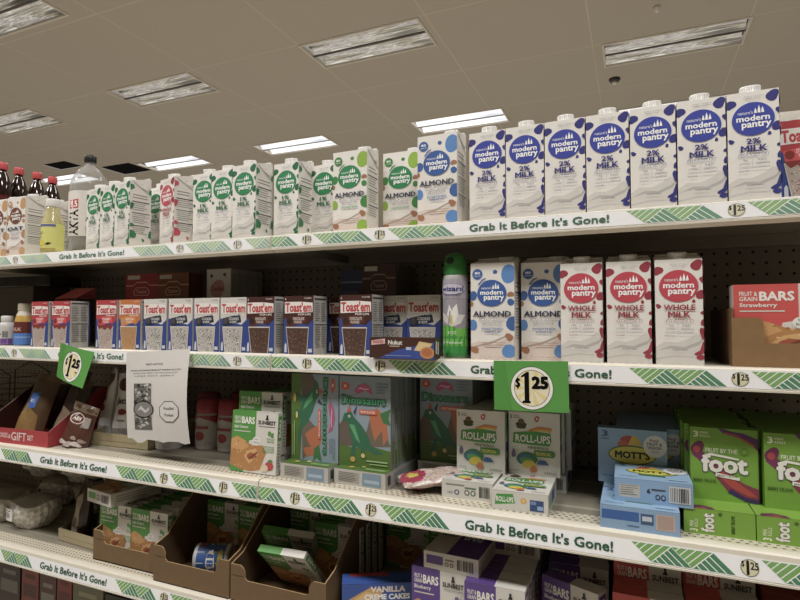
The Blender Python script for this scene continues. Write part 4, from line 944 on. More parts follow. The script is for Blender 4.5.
# green bar boxes standing on the third shelf
_f = put('sbg', sbk(GC, 'Apple Cinnamon'), (-.050, .008, z3 + .001), (R(-4), 0, R(0)), 'green and white bar box standing in front on the third shelf')
put('sbgflat', sbflat(GC, 'Apple Cinnamon'), (-.068, .132, z3), (0, 0, 0), 'green and white bar box lying flat beneath the second standing one')
put('sbg', sbk(GC, 'Apple Cinnamon'), (-.072, .062, z3 + .0345), (R(-2), 0, R(1)), 'green and white bar box standing raised behind the front one'); _f.scale = (1.15, .5, .955); bpy.context.scene.collection.objects[-1].scale = (1.12, .6, 1)
for k in range(3):
    put('sbg', sbk(GC, 'Apple Cinnamon'), (-.040, .118 + .036 * k, z3 + .0345), (0, 0, 0), 'green and white bar box in the stack behind the two front ones', 'green bar boxes behind on the third shelf')

# dinosaur snack boxes
def dino_front():
    sky, g = '8f9fac', '5d9a2c'
    a = [rect(0, 0, 1, 1, sky), poly([(0, 0), (1, 0), (1, .2), (.6, .24), (.3, .20), (0, .24)], '55772e'), poly([(0, .22), (.0, .45), (.18, .60), (.4, .42), (.5, .22)], '6a5e54'), poly([(.45, .22), (.65, .62), (.8, .58), (1, .25)], '75685a')]
    a += [poly([(.58, .60), (.75, .66), (.92, .55), (.96, .34), (.86, .26), (.84, .42), (.70, .30), (.64, .42)], 'b8683e'), poly([(.8, .60), (1, .66), (.96, .55), (1, .48), (.86, .5)], '3f7a44')]
    # generic walking dinosaur
    a += [poly([(.06, .50), (.10, .58), (.24, .60), (.30, .54), (.44, .46), (.56, .36), (.64, .24), (.88, .17), (.70, .15), (.56, .20), (.50, .18), (.48, .09), (.42, .09), (.43, .2), (.34, .22), (.30, .10), (.22, .10), (.27, .26), (.20, .40), (.18, .48)], '2f6f52'),
          poly([(.20, .46), (.34, .30), (.42, .26), (.30, .46)], '55a870'), circ(.20, .55, .022, .014, 'f2f0e6'), circ(.20, .55, .010, .008, '1a1a1a'), poly([(.28, .60), (.36, .68), (.32, .56)], '35405a'), poly([(.15, .59), (.2, .68), (.24, .60)], 'b8503a')]
    a += [circ(.12, .885, .085, .045, 'c8502e'), txt('6', .10, .87, .14, .905, 'f4ece0', .02), poly([(.30, .84), (.38, .90), (.5, .925), (.62, .88), (.66, .80), (.52, .845), (.36, .80)], 'b8477a'), poly([(.36, .85), (.42, .88), (.5, .865), (.6, .87), (.58, .855), (.5, .85), (.42, .865)], 'e0b0c8')]
    a += lines(.72, .80, .96, .93, 4, '6f808c', 2, .3)
    a += [txt('Dinosaurs', .03, .68, .92, .79, '0f3a28', .07), txt('Dinosaurs', .04, .69, .91, .78, '3f9a6a', .02), rect(.40, .585, .74, .635, 'cc5a3a'), txt('FRUIT SNACKS', .43, .597, .71, .622, 'f4ece0', .01), circ(.28, .08, .05, .03, 'c9a84a'), circ(.48, .13, .04, .025, 'd8c878'), rect(.55, .07, .95, .085, 'a8c888'), rect(.6, .04, .95, .05, 'a8c888')]
    return a
DWD, DD, DHH = .127, .026, .200
df = dino_front()
dside = [rect(0, 0, 1, 1, '8b8f8c'), rect(.25, .05, .75, .30, '6a8a4a'), rect(.2, .35, .8, .6, '9aa0a0'), rect(.3, .65, .7, .95, '6f8a8c')]
dinok = make_box('fruit_snack_box', 'box', DWD, DD, DHH, {'front': df, 'right': dside, 'left': dside, 'top': [rect(0, 0, 1, 1, '7f8f98')]}, '8f9a9c')
dinor = make_box('fruit_snack_box', 'box', DWD, DD, DHH, {'front': rot90(df)[:], 'right': dside, 'left': dside}, '8f9a9c')
def dinoflat_art():
    return {'front': [rect(0, 0, 1, 1, 'c2c0b8'), rect(.08, .15, .50, .85, 'a8a49a')] + lines(.1, .2, .48, .8, 6, '6a6862', 3, .35) + [rect(.56, .1, .92, .9, '7f98ac'), rect(.6, .3, .88, .5, 'a8bccc')],
            'right': [rect(0, 0, 1, 1, 'b9b8b2'), rect(.05, .2, .12, .8, '4a4a48'), rect(.2, .2, .9, .8, '98a0a0')], 'top': df}
dinof = make_box('fruit_snack_box', 'box', DWD, DHH, .034, dinoflat_art(), 'b9b8b2')
put('dinof', dinof, (.095, .099, z3), (0, 0, R(-1)), 'dinosaur fruit snack box lying flat at left, under the sideways one')
put('dinof', dinof, (.233, .107, z3), (0, 0, R(-2)), 'dinosaur fruit snack box lying flat under the upright dinosaur box')
put('dinor', dinor, (.096, .038 + .013, z3 + .0345), (0, 0, 0), 'green dinosaur fruit snack box with its picture turned sideways')
put('dinok', dinok, (.2275, .035 + .013, z3 + .0345), (0, 0, 0), 'dinosaur fruit snack box, front of the stack with upright green dinosaur')
for k in range(1, 6):
    put('dinok', dinok, (.2275 + (k % 2) * .002, .048 + .029 * k, z3 + .0345), (0, 0, 0), 'dinosaur fruit snack box in the stack behind the upright front one', 'stacked dinosaur boxes behind the upright one')
    put('dinor', dinor, (.096, .051 + .029 * k, z3 + .0345), (0, 0, 0), 'dinosaur fruit snack box in the stack behind the sideways one', 'stacked dinosaur boxes behind the sideways one')
put('dinof', dinof, (.375, .245, z3), (0, 0, 0), 'dinosaur fruit snack box lying flat at the back behind the foil pouch')
put('dinok', dinok, (.378, .165, z3 + .0345), (0, 0, 0), 'dinosaur fruit snack box left of the fruit roll boxes, in deep shade')
for k in range(1, 6): put('dinok', dinok, (.378, .165 + .029 * k, z3 + .0345), (0, 0, 0), 'dinosaur fruit snack box in the shaded stack left of the fruit roll boxes', 'stacked dinosaur boxes in deep shade')
# pouch
b = MB()
def pc(u, v, s):
    dd = math.hypot((u + .62) / .42, v / .85)
    if dd < .45: return 'c9b84a'
    if dd < 1: return 'a32848'
    return random.choice(['cbb8ae', 'c4a89c', 'd8ccc4', 'b89a8e', 'd2c2b8'])
pillow(b, .140, .085, .026, pc, 26, 8, .0012)
tag(b.build('foil_pouch', FILM, None, (.382, .056, z3 + .0125), (0, R(-5), R(34))), 'pink and white foil pouch with red and yellow logo lying on the ledge', 'pouch')
bpy.context.scene.collection.objects[-1].location.z = z3 + .012

# fruit roll boxes
def roll_front():
    a = [rect(0, 0, 1, 1, 'e0ded6'), txt('5', .03, .89, .07, .95, '3a4a44', .02), rect(.09, .90, .22, .915, '8a8f88'), rect(.09, .93, .2, .94, '8a8f88'), circ(.56, .90, .05, .045, 'b83030', .1, 2), circ(.56, .90, .02, .02, 'f0e0da'),
         circ(.25, .80, .11, .04, '4a3a22'), circ(.25, .85, .06, .04, '6a5228'), circ(.25, .76, .10, .03, '3a4a22'),
         poly([(.4, .72), (.6, .78), (.85, .76), (.84, .73), (.6, .74), (.4, .69)], 'd07a2c'), poly([(.4, .69), (.6, .74), (.84, .73), (.83, .70), (.6, .71), (.4, .66)], 'd8b83a'),
         poly([(.08, .50), (.10, .66), (.45, .70), (.82, .68), (.84, .56), (.80, .48), (.45, .48)], '3f9a3c'),
         txt('ROLL-UPS', .13, .51, .82, .645, '1d4a22', .06), txt('ROLL-UPS', .135, .515, .815, .64, 'f6f4ee', .03), txt('MINI ROLLS', .38, .42, .78, .46, '6a8a4a', .03),
         circ(.36, .26, .19, .11, '2f7a48', .1, 3), circ(.32, .24, .14, .09, '3a6a9c', .1, 4), circ(.36, .22, .15, .06, '5aa84a', .1, 5), circ(.40, .17, .15, .06, 'd8c23a', .1, 6), rect(.50, .30, .86, .40, '4a8a3c'), circ(.86, .35, .05, .05, '4a8a3c'), txt('TROPICAL', .53, .325, .83, .375, 'e8d860', .02),
         circ(.10, .33, .035, .08, '6a6a8a', .2, 3), poly([(.55, .18), (.78, .18), (.72, .24), (.6, .25)], '2f5a9c'), circ(.49, .10, .06, .06, 'c8703a', .15, 4), txt('5 ROLLS', .7, .04, .93, .075, '55524a', .01), rect(.05, .06, .2, .07, '9a9a92')]
    return a
RW, RD, RH = .105, .033, .130
rside = [rect(0, 0, 1, 1, 'd2d0c8'), rect(.15, .6, .85, .95, '8ab07a'), rect(.2, .35, .8, .5, '3a5a9c')] + bars(.2, .05, .8, .25, 8, '4a4a48')
rollk = make_box('fruit_roll_box', 'box', RW, RD, RH, {'front': roll_front(), 'right': rside, 'left': rside}, 'd8d6ce')
rend = [rect(0, 0, 1, 1, 'd6d4cc'), poly([(.05, .25), (.08, .8), (.38, .88), (.42, .4)], '3f9a3c'), txt('ROLL-UPS', .08, .42, .39, .70, 'f6f4ee', .03), circ(.57, .58, .05, .16, 'd8a030', .1, 3, 14), circ(.57, .58, .03, .09, 'e8c860'), rect(.68, .12, .92, .68, '2c4a7c'), rect(.69, .45, .79, .62, '6a8ac0'), rect(.81, .2, .91, .4, '8ab0d8')]
rend2 = [rect(0, 0, 1, 1, 'd2d0c8'), rect(.08, .70, .45, .8, '8a8a84'), circ(.30, .35, .05, .15, '3a3a66'), circ(.30, .35, .028, .09, 'd2d0c8'), txt('100%', .12, .25, .22, .38, '6a6a6a', 0), circ(.50, .38, .05, .15, '3a4a3a'), circ(.50, .38, .03, .1, 'd2d0c8'), circ(.62, .38, .05, .15, '3a4a3a'), circ(.62, .38, .03, .1, 'd2d0c8'), rect(.46, .6, .68, .68, '5a7a5a')] + bars(.74, .2, .95, .8, 9, '2c2c2c')
rollf = make_box('fruit_roll_box', 'box', RW, RH, .036, {'front': rend, 'top': roll_front(), 'right': [rect(0, 0, 1, 1, 'd2d0c8'), rect(.05, .2, .3, .8, '8ab07a'), rect(.35, .2, .7, .8, '3a5a9c')]}, 'd6d4cc')
rollf2 = make_box('fruit_roll_box', 'box', RW, RH, .036, {'front': rend2, 'top': roll_front(), 'right': [rect(0, 0, 1, 1, 'd2d0c8'), rect(.3, .2, .7, .8, '3a5a9c')]}, 'd6d4cc')
put('rollf2', rollf2, (.466, .018 + .064, z3), (0, 0, R(1)), 'fruit roll box lying flat, showing the barcode end toward the ledge')
put('rollf', rollf, (.5765, -.010 + .064, z3), (0, 0, R(1)), 'fruit roll box lying flat nearest the ledge, showing its green logo end')
put('rollf2', rollf2, (.592, .135 + .064, z3), (0, 0, R(1)), 'fruit roll box lying flat behind the nearest one, at its right')
put('rollk', rollk, (.4745, .098 + .014, z3 + .0365), (0, 0, 0), 'white fruit roll box standing, left of the pair')
put('rollk', rollk, (.584, .103 + .027, z3 + .0365), (0, 0, R(1)), 'white fruit roll box standing, right of the pair under the price card')
put('rollf2', rollf2, (.470, .152 + .064, z3), (0, 0, R(0)), 'fruit roll box lying flat hidden behind the barcode one')
for k in range(1, 5):
    put('rollk', rollk, (.4765, .112 + .037 * k, z3 + .0365), (0, 0, 0), 'white fruit roll box in the stack behind the left standing one', 'fruit roll boxes behind the left one')
    put('rollk', rollk, (.589 + .010 * (k > 1), .130 + .036 * k, z3 + .0365), (0, 0, 0), 'white fruit roll box in the stack behind the right standing one', 'fruit roll boxes behind the right one')

# apple fruit snack boxes (light blue)
SB = '8fb4d6'
def mott_front():
    return [rect(0, 0, 1, 1, SB), txt('3', .06, .84, .15, .95, '1f4a8c', .03), rect(.05, .79, .17, .81, '4a6a9c'), circ(.43, .80, .10, .08, 'b8403a', .1, 2), poly([(.44, .72), (.52, .90), (.58, .86), (.66, .70)], 'd8b83a'), circ(.37, .72, .08, .06, 'c85a3a'), poly([(.32, .26), (.68, .26), (.66, .42), (.34, .42)], '3a7a3c'),
            circ(.50, .53, .345, .175, '2c5a34', 0, 0, 30), circ(.50, .53, .33, .155, 'd8cf3a', 0, 0, 30), txt("MOTT'S", .25, .465, .76, .60, '17251a', .05), circ(.83, .72, .165, .20, 'e6e8ea', 0, 0, 26), txt('Real', .76, .80, .88, .85, '8a4a5a', .01), txt('FRUIT &', .72, .735, .93, .785, '6a5a6a', .02), txt('VEGGIE', .72, .67, .92, .72, '6a5a6a', .02), txt('juice', .78, .60, .88, .65, '8a4a5a', 0), txt('assorted', .36, .33, .64, .38, 'e0e6d0', 0), rect(.05, .12, .3, .14, '6a8ab0'), rect(.7, .1, .95, .14, 'a8c4de')]
MW, MD, MH = .124, .040, .106
mtf = mott_front()
mottk = make_box('fruit_snack_box', 'box', MW, MD * .7, MH, {'front': mtf, 'right': [rect(0, 0, 1, 1, '7a9cbc'), rect(.2, .2, .8, .5, 'a8bccf')], 'top': [rect(0, 0, 1, 1, '7fa2c4')]}, SB)
e1 = [rect(0, 0, 1, 1, '86abd0'), rect(.06, .2, .33, .75, 'c4c2ba')] + lines(.08, .25, .31, .72, 5, '7a7872', 2, .3) + [txt('6', .42, .45, .47, .65, '2c2c3a', .03), rect(.48, .6, .66, .66, '4a4a5a'), circ(.56, .32, .03, .12, '2c2c3a'), circ(.56, .32, .018, .07, '86abd0'), circ(.63, .32, .03, .12, '2c2c3a'), circ(.63, .32, .018, .07, '86abd0'), rect(.70, .15, .97, .85, 'd0d4d6')] + bars(.72, .2, .95, .8, 11, '2c2c34', 4)
e2 = [rect(0, 0, 1, 1, '86abd0'), rect(.02, .42, .50, .82, '1f5ea8'), rect(.52, .35, .68, .8, '3a5a84'), rect(.54, .5, .66, .7, 'c4d0dc'), rect(.71, .2, .94, .85, 'c9b4a8'), rect(.73, .25, .92, .8, 'b89e92'), rect(.35, .2, .5, .25, '4a6a9c')]
mottf1 = make_box('fruit_snack_box', 'box', MW, MH, MD, {'front': e1, 'top': mtf, 'right': [rect(0, 0, 1, 1, '7a9cbc')]}, SB)
mottf2 = make_box('fruit_snack_box', 'box', MW, MH, MD, {'front': e2, 'top': mtf, 'right': [rect(0, 0, 1, 1, '7a9cbc')]}, SB)
put('mf2', mottf2, (.783, -.031 + .053, z3), (0, 0, R(0)), 'light blue fruit snack box lying lowest and nearest the ledge')
put('mf1', mottf1, (.805, .000 + .053, z3 + .0405), (0, 0, R(1)), 'light blue fruit snack box with barcode lying on top of another')
put('mf2', mottf2, (.783, .080 + .053, z3), (0, 0, 0), 'light blue fruit snack box lying flat beneath the upright blue one')
put('mk', mottk, (.7725, .112 + .014, z3 + .0405), (0, 0, R(0)), 'light blue fruit snack box standing upright with yellow oval logo')
put('mf2', mottf2, (.80, .19 + .053, z3), (0, 0, 0), 'light blue fruit snack box lying flat at the back')
for k in range(1, 7):
    put('mk', mottk, (.7725 + .032, .126 + .031 * k, z3 + .0405), (0, 0, 0), 'light blue fruit snack box in the stack behind the upright one', 'light blue boxes in the stack behind')

# fruit by the foot boxes (lime)
LM = '76a82a'
def foot_front():
    a = [rect(0, 0, 1, 1, LM), poly([(.42, 1), (.5, .93), (.72, .88), (.9, .80), (1, .72), (1, .88), (.8, .95), (.6, .97), (.5, 1)], '5a2a6a'), poly([(.5, .955), (.7, .92), (.95, .80), (.95, .77), (.7, .89), (.52, .93)], 'a8382c'),
         circ(.11, .70, .105, .10, '6a2450', .15, 2), circ(.10, .69, .055, .05, 'a8323a'), poly([(.02, .62), (.18, .50), (.25, .56), (.2, .66)], '7a2a5a'),
         poly([(.22, .56), (.40, .30), (.55, .14), (.75, .04), (1, 0), (1, .20), (.8, .26), (.62, .34), (.46, .48), (.4, .56)], '8a2a4a'), poly([(.40, .36), (.6, .2), (.85, .10), (.98, .10), (.7, .27), (.5, .42)], 'b8342c'), poly([(.55, .12), (.8, .02), (1, 0), (1, .06), (.8, .08), (.6, .18)], '3f2460'),
         txt('3', .05, .86, .13, .95, 'e6efc8', .04), txt('MINI', .15, .91, .27, .945, 'e0ecc0', .02), txt('ROLLS', .15, .865, .30, .90, 'e0ecc0', .02), txt('FRUIT BY THE', .23, .66, .70, .72, 'e9efd4', .02)]
    a += [txt('foot', .155, .375, .86, .645, '4a3a6a', .07), txt('foot', .165, .385, .85, .64, 'efede2', .045), poly([(.18, .61), (.3, .655), (.72, .60), (.72, .575), (.3, .62), (.19, .585)], 'efede2'), poly([(.37, .335), (.72, .30), (.73, .345), (.38, .385)], 'f2efe6'), txt('BERRY TIE-DYE', .40, .335, .70, .36, '3a3a3a', .01),
          txt('BERRY TIE-DYE', .04, .245, .38, .285, '2c4a1a', .02), circ(.80, .70, .05, .045, '5a8a1c'), circ(.80, .70, .035, .03, LM)]
    return a
FW, FD, FH = .104, .026, .126
ff = foot_front()
footk = make_box('fruit_roll_box', 'box', FW, FD, FH, {'front': ff, 'left': [rect(0, 0, 1, 1, '6a9a20')], 'right': [rect(0, 0, 1, 1, '6a9a20')], 'top': [rect(0, 0, 1, 1, '76aa24')]}, LM)
fe = [rect(0, 0, 1, 1, '7aab2a')] + xform([txt('3', 0, .0, .14, 1, 'e6efc8', .04), txt('MINI', .22, .5, .5, 1, 'e0ecc0', .02), txt('ROLLS', .22, .0, .6, .42, 'e0ecc0', .02)], lambda x, y: (.20 - .12 * y, .08 + .84 * x)) + xform([txt('foot', 0, 0, 1, 1, '3a3a4a', .08), txt('foot', .01, .02, .99, .98, 'efede2', .045)], lambda x, y: (.44 - .20 * y, .10 + .76 * x)) + xform([txt('BERRY TIE-DYE', 0, 0, 1, 1, '2c4a1a', .02)], lambda x, y: (.72 - .05 * y, .15 + .7 * x)) + [circ(.52, .85, .03, .07, '4a6a1a')]
ft = [rect(0, 0, 1, 1, '80b02e')] + [poly([(.05, 0), (.45, 0), (.42, .10), (.25, .16), (.08, .1)], '6a2450'), poly([(.1, 0), (.35, 0), (.3, .06)], 'a83a3a')]
footf = make_box('fruit_roll_box', 'box', FW, FH, .042, {'front': fe, 'top': ft, 'right': [rect(0, 0, 1, 1, '6a9a20')], 'left': [rect(0, 0, 1, 1, '6a9a20')]}, LM)
put('ff', footf, (.851 + .053, .004 + .063, z3), (0, 0, R(1)), 'lime green fruit roll box lying flat at the ledge, left one')
put('ff', footf, (.9575 + .053, .004 + .063, z3), (0, 0, R(0)), 'lime green fruit roll box lying flat at the ledge, right one')
put('fk', footk, (.869 + .052, .062 + .013, z3 + .0425), (0, 0, R(1)), 'lime green fruit roll box standing in front, fully visible')
put('fk', footk, (.9795 + .052, .052 + .013, z3 + .0425), (0, 0, R(0)), 'lime green fruit roll box standing, cut by the right edge')
for k in range(2): put('ff', footf, (.903 + .1065 * k, .200, z3), (0, 0, 0), 'lime green fruit roll box lying flat beneath the back of the lime stacks', 'flat lime boxes at the back')
for k in range(1, 9):
    put('fk', footk, (.918 - .004 * (k % 3), .079 + .0275 * k, z3 + .0425), (0, 0, 0), 'lime green fruit roll box in the stack behind the fully visible one', 'lime boxes in the left stack')
    put('fk', footk, (1.031 - .003 * (k % 2), .069 + .0275 * k, z3 + .0425), (0, 0, 0), 'lime green fruit roll box in the stack at the right edge', 'lime boxes in the right stack')

# ================================================================== FOURTH SHELF
z4 = SURF[4]
bar_tray('cardboard_tray', .248, .30, .080, .048, .20, 'leftmost kraft display tray, holding green bar boxes on the fourth shelf', (-.460, .004, z4), rise=.5)
bar_tray('cardboard_tray', .236, .30, .088, .054, .20, 'middle kraft display tray with the blue can inside', (-.2155, -.022, z4), rise=.42)
bar_tray('cardboard_tray', .254, .30, .084, .052, .19, 'right kraft display tray with two fallen green bar boxes', (.036, -.022, z4), rise=.46)
G = sbk(GC, 'Apple Cinnamon')
put('sbg', G, (-.527, .038, z4 + .004), (0, 0, 0), 'green bar box standing front left in the leftmost kraft tray')
put('sbg', G, (-.4085, .038, z4 + .004), (0, 0, 0), 'green bar box standing front right in the leftmost kraft tray')
for k in range(1, 6):
    put('sbg', G, (-.527, .038 + .037 * k, z4 + .004), (0, 0, 0), 'green bar box in the left stack of the leftmost kraft tray', 'green bar boxes, leftmost tray, left stack')
    put('sbg', G, (-.4085, .038 + .037 * k, z4 + .004), (0, 0, 0), 'green bar box in the right stack of the leftmost kraft tray', 'green bar boxes, leftmost tray, right stack')
put('sbgflat', sbflat(GC, 'x'), (-.548, .072, z4 + .1525), (0, 0, R(-9)), 'green and white bar box lying atop the standing ones in the leftmost kraft tray')
for k in range(3):
    for x, s in ((-.274, 'left'), (-.157, 'right')): put('sbg', G, (x, .170 + .037 * k, z4 + .004), (0, 0, 0), 'green bar box in the %s stack behind the lying can' % s, 'green bar boxes behind the can, %s' % s)
for k in range(2): put('sbg', G, (-.031, .222 + .036 * k, z4 + .004), (0, 0, 0), 'green bar box in the left stack at the back of the right kraft tray', 'green bar boxes, right tray, left stack')
for k in range(4): put('sbg', G, (.100, .145 + .036 * k, z4 + .004), (0, 0, 0), 'green bar box in the right stack of the right kraft tray', 'green bar boxes, right tray, right stack')
put('sbg', G, (-.030, .165, z4 + .022), (R(38), R(4), R(12)), 'green bar box tumbled at the left inside the right kraft tray')
put('sbg', G, (.040, .098, z4 + .012), (R(40), R(-3), R(-3)), 'green bar box tumbled forward over the notch of the right kraft tray')
for x in (.230, .350):
    for k in range(2): put('sbg', G, (x, .30 + .037 * k, z4), (0, 0, 0), 'green bar box in the dark back row right of the kraft trays', 'dark back row of green bar boxes')
# can lying in the tray
b = MB(); b.M = Euler((0, R(90), 0)).to_matrix().to_4x4()
b.lathe([(.030, -.046), (.034, -.044), (.035, -.040), (.034, -.036), (.034, .036), (.035, .040), (.034, .044), (.030, .046)], ['b8b8b6', 'b8b8b6', 'c8c8c6', '24559a', 'c8c8c6', 'b8b8b6', 'b8b8b6'], 32)
b.cylart([rect(0, 0, 1, .26, 'c4c6cc'), rect(0, .26, 1, .6, '24559a'), rect(0, .6, 1, 1, 'b5b03e'), rect(0, .66, 1, .7, '2f7a3a'), circ(.5, .5, .14, .16, 'e6e2da'), circ(.5, .5, .1, .11, '2f66b0'), circ(.5, .85, .16, .1, 'c8b83a'), circ(.25, .15, .08, .08, '9a3a3a'), circ(.75, .15, .08, .08, '9a3a3a')] + xform([rect(0, 0, 1, .4, 'f0ece4'), rect(.2, .6, .8, 1, 'f0ece4')], lambda x, y: (.25 + .5 * x, .42 + .16 * y)), .0340, -.036, .072, 90, 450)
tag(b.build('food_can', METAL, None, (-.222, .070, z4 + .039), (0, R(0), R(22))), 'blue and yellow labelled can lying in the middle kraft tray', 'can')
# cream tray with bags
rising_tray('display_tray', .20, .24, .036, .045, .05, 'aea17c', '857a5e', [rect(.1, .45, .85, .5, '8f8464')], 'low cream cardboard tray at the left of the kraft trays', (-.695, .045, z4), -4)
standing_bag('coffee_bag', .075, .17, .05, '3a2a1e', [poly([(.15, .12), (.8, .12), (.8, .66), (.5, .76), (.15, .60)], 'a89a80'), rect(.3, .2, .65, .35, '7a6a50')], 'dark bag with pale label, left one in the low cream tray of the fourth shelf', (-.752, .090, z4 + .004), (R(-6), R(3), R(-20)), 11, crimp='4a3a2a')
standing_bag('coffee_bag', .075, .19, .05, '5a4a30', [poly([(0, 0), (.35, 0), (.3, 1), (0, 1)], '7a6a44')], 'olive brown bag, middle one in the low cream tray of the fourth shelf', (-.678, .12, z4 + .004), (R(-4), R(0), R(-15)), 12, crimp='5a4a30')
standing_bag('coffee_bag', .07, .19, .05, '2a1c18', [circ(.5, .5, .25, .12, '5a2a24')], 'near black bag, right one in the low cream tray of the fourth shelf', (-.625, .15, z4 + .004), (R(-4), R(2), R(5)), 13, crimp='3a2c24')
def bowl_pack():
    t = thing('bagged_bowl_pack', '', 'bag')
    b = MB(); n, m = 72, 14; vs = []; fs = []; cc = []
    for j in range(m + 1):
        v = j / m; r0 = .046 + .028 * math.sin(v * 2.2); zz = .078 * v
        for i in range(n):
            a = 2 * math.pi * i / n; rr = r0 * (1 + .035 * math.sin(a * 24) + .03 * math.sin(v * 26) + .04 * math.sin(a * 5 - v * 6)); vs.append((rr * math.cos(a), rr * .9 * math.sin(a), zz + .006 * math.sin(a * 3 + 1) * v))
    for j in range(m):
        for i in range(n): fs.append((j * n + i, j * n + (i + 1) % n, (j + 1) * n + (i + 1) % n, (j + 1) * n + i)); cc.append(['f0ece2', 'd2ccc0', 'e6e1d6'][(i // 2 + j // 2) % 3])
    fs.append(tuple(reversed(range(n)))); cc.append('b0aa9c')
    k = len(vs); vs.append((0, 0, .098)); 
    for i in range(n): fs.append((m * n + i, m * n + (i + 1) % n, k)); cc.append('a8a294')
    b.mesh(vs, fs, cc, True); b.build('wrapped_bowls', FILM, t)
    l = MB(); l.cylart([rect(0, 0, 1, 1, 'e2ded8'), poly([(0, .2), (.35, .1), (.3, .9), (0, .8)], '3f7a44'), circ(.62, .45, .25, .25, 'a89aa0'), rect(.4, .8, .9, .86, '7a4a5a')], .0765, .034, .036, -140, -85); l.build('paper_label', PAPER, t)
    return t
for x, y, zz, yaw, lab in ((-.985, .108, z4, 0, 'bundle of white bowls in clear wrap nearest the ledge on the fourth shelf'), (-.98, .275, z4 + .100, 20, 'bundle of white bowls in clear wrap on the upper tier at the back left'), (-1.14, .10, z4, 40, 'bundle of white bowls cut by the left edge on the fourth shelf'),
                       (-1.117, .29, z4, 30, 'bundle of white bowls in the lower back tier at far left'), (-.815, .30, z4 + .100, 60, 'bundle of white bowls in clear wrap at the upper back, beside the dark bags'), (-.808, .31, z4, 60, 'bundle of white bowls at the lower back, beside the dark bags'), (-.962, .31, z4, 75, 'bundle of white bowls on the deck under the upper tier at the back left'), (-1.17, .27, z4 + .1, 10, 'bundle of white bowls high at the far left, cut by the picture edge')):
    put('bowl', bowl_pack, (x, y, zz), (0, 0, R(yaw)), lab)
# vanilla creme cakes
cw, cd, chh = .17, .05, .085
cake = [rect(0, 0, 1, 1, '1f50a8'), poly([(.5, 0), (1, 0), (1, .45), (.6, .40)], 'b8202c'), poly([(.08, .1), (.45, .45), (.52, .85), (.35, .9), (.08, .62)], 'd8a860'), poly([(.12, .15), (.42, .45), (.46, .75), (.3, .8), (.12, .58)], 'e6c080'), txt('VANILLA', .36, .78, .80, .93, 'f4e8e0', .05), txt('CREME CAKES', .28, .60, .86, .74, 'ffffff', .05), rect(.3, .2, .5, .4, 'f0e0c0')]
o = make_box('snack_cake_box', 'box', cw, cd, chh, {'front': cake, 'left': [rect(0, 0, 1, 1, '24406f'), rect(.2, .5, .8, .7, 'c9cfd8'), rect(.2, .2, .8, .35, 'c9cfd8'), rect(.6, .0, 1, .5, 'c07a4a')], 'top': [rect(0, 0, 1, 1, '1f50a8'), rect(.1, .7, .6, 1, 'b8202c')]}, '1f50a8')()
o.location = (.262, .050, z4); o.rotation_euler = (0, 0, R(28)); o['label'] = 'blue vanilla creme cakes box between the kraft trays and the purple boxes'
# purple bar boxes
Pk = sbk(PC, 'Blueberry')
put('sbp', Pk, (.412, .018, z4), (0, 0, 0), 'purple blueberry bar box standing front left, beside the cake box')
put('sbp', Pk, (.530, -.004, z4), (0, 0, R(1)), 'purple blueberry bar box standing in front, right of the one under the flat box')
for k in range(1, 8):
    put('sbp', Pk, (.530, -.004 + .037 * k, z4), (0, 0, 0), 'purple blueberry bar box in the stack behind the right front one', 'purple bar boxes in the right stack')
    if k < 7: put('sbp', Pk, (.412, .018 + .037 * k, z4), (0, 0, 0), 'purple blueberry bar box in the stack behind the left front one', 'purple bar boxes in the left stack')
put('sbpf', sbflat(PC, 'Blueberry'), (.440, .075, z4 + .1485), (0, 0, R(-2)), 'purple and white bar box lying flat on the standing purple ones')
put('sbp', Pk, (.665, .062, z4), (0, 0, R(-22)), 'purple blueberry bar box turned to show its side, right of the purple stacks')
put('sbp', Pk, (.668, .15, z4), (0, 0, 0), 'purple blueberry bar box behind the turned one')
for k in range(3): put('sbp', Pk, (.665, .19 + .037 * k, z4), (0, 0, 0), 'purple blueberry bar box in the dark stack behind the turned one', 'purple bar boxes behind the turned one')
put('sbpf', sbflat(PC, 'Blueberry'), (.530, .20, z4 + .1485), (0, 0, R(3)), 'purple and white bar box lying on the dark rear of the right purple stack')
# red boxes lower right
_k = BH; BH = .163; Rk = sbk(RC, 'Strawberry'); BH = _k
put('sbr', Rk, (.795, .03, z4), (0, 0, R(0)), 'red strawberry bar box standing at lower right, leftmost red one')
put('sbr', Rk, (.913, .045, z4), (0, 0, R(0)), 'red strawberry bar box standing at lower right, beside the breakfast box')
for k in range(1, 7):
    dz = 0 if k < 2 else .0345
    put('sbr', Rk, (.795, .03 + .037 * k, z4 + dz), (0, 0, 0), 'red strawberry bar box in the dark left stack at lower right', 'red bar boxes left stack')
    put('sbr', Rk, (.913, .045 + .037 * k, z4 + dz), (0, 0, 0), 'red strawberry bar box in the dark right stack at lower right', 'red bar boxes right stack')
for x, yy in ((.795, .16), (.913, .175)): put('sbrf', sbflat(RC, 'Strawberry'), (x, yy, z4), (0, 0, 0), 'red bar box lying flat under the raised rear red boxes', 'flat red boxes under the rear ones')
for k in range(4):
    o = plainbox('breakfast_bar_box', .13, .045, .172, 'a83a2c', [rect(0, 0, 1, 1, 'b0402e'), rect(0, .62, 1, .80, 'c9a89a'), txt('Breakfast', .25, .84, .80, .95, 'e6dcd4', .03), rect(.2, .66, .8, .70, 'b0402e'), poly([(.1, .1), (.8, .1), (.7, .5), (.2, .5)], 'c08a50')], 'red breakfast bar box at the lower right corner', (1.045, .03 + .048 * k, z4))
    o['group'] = 'red breakfast bar boxes at lower right'
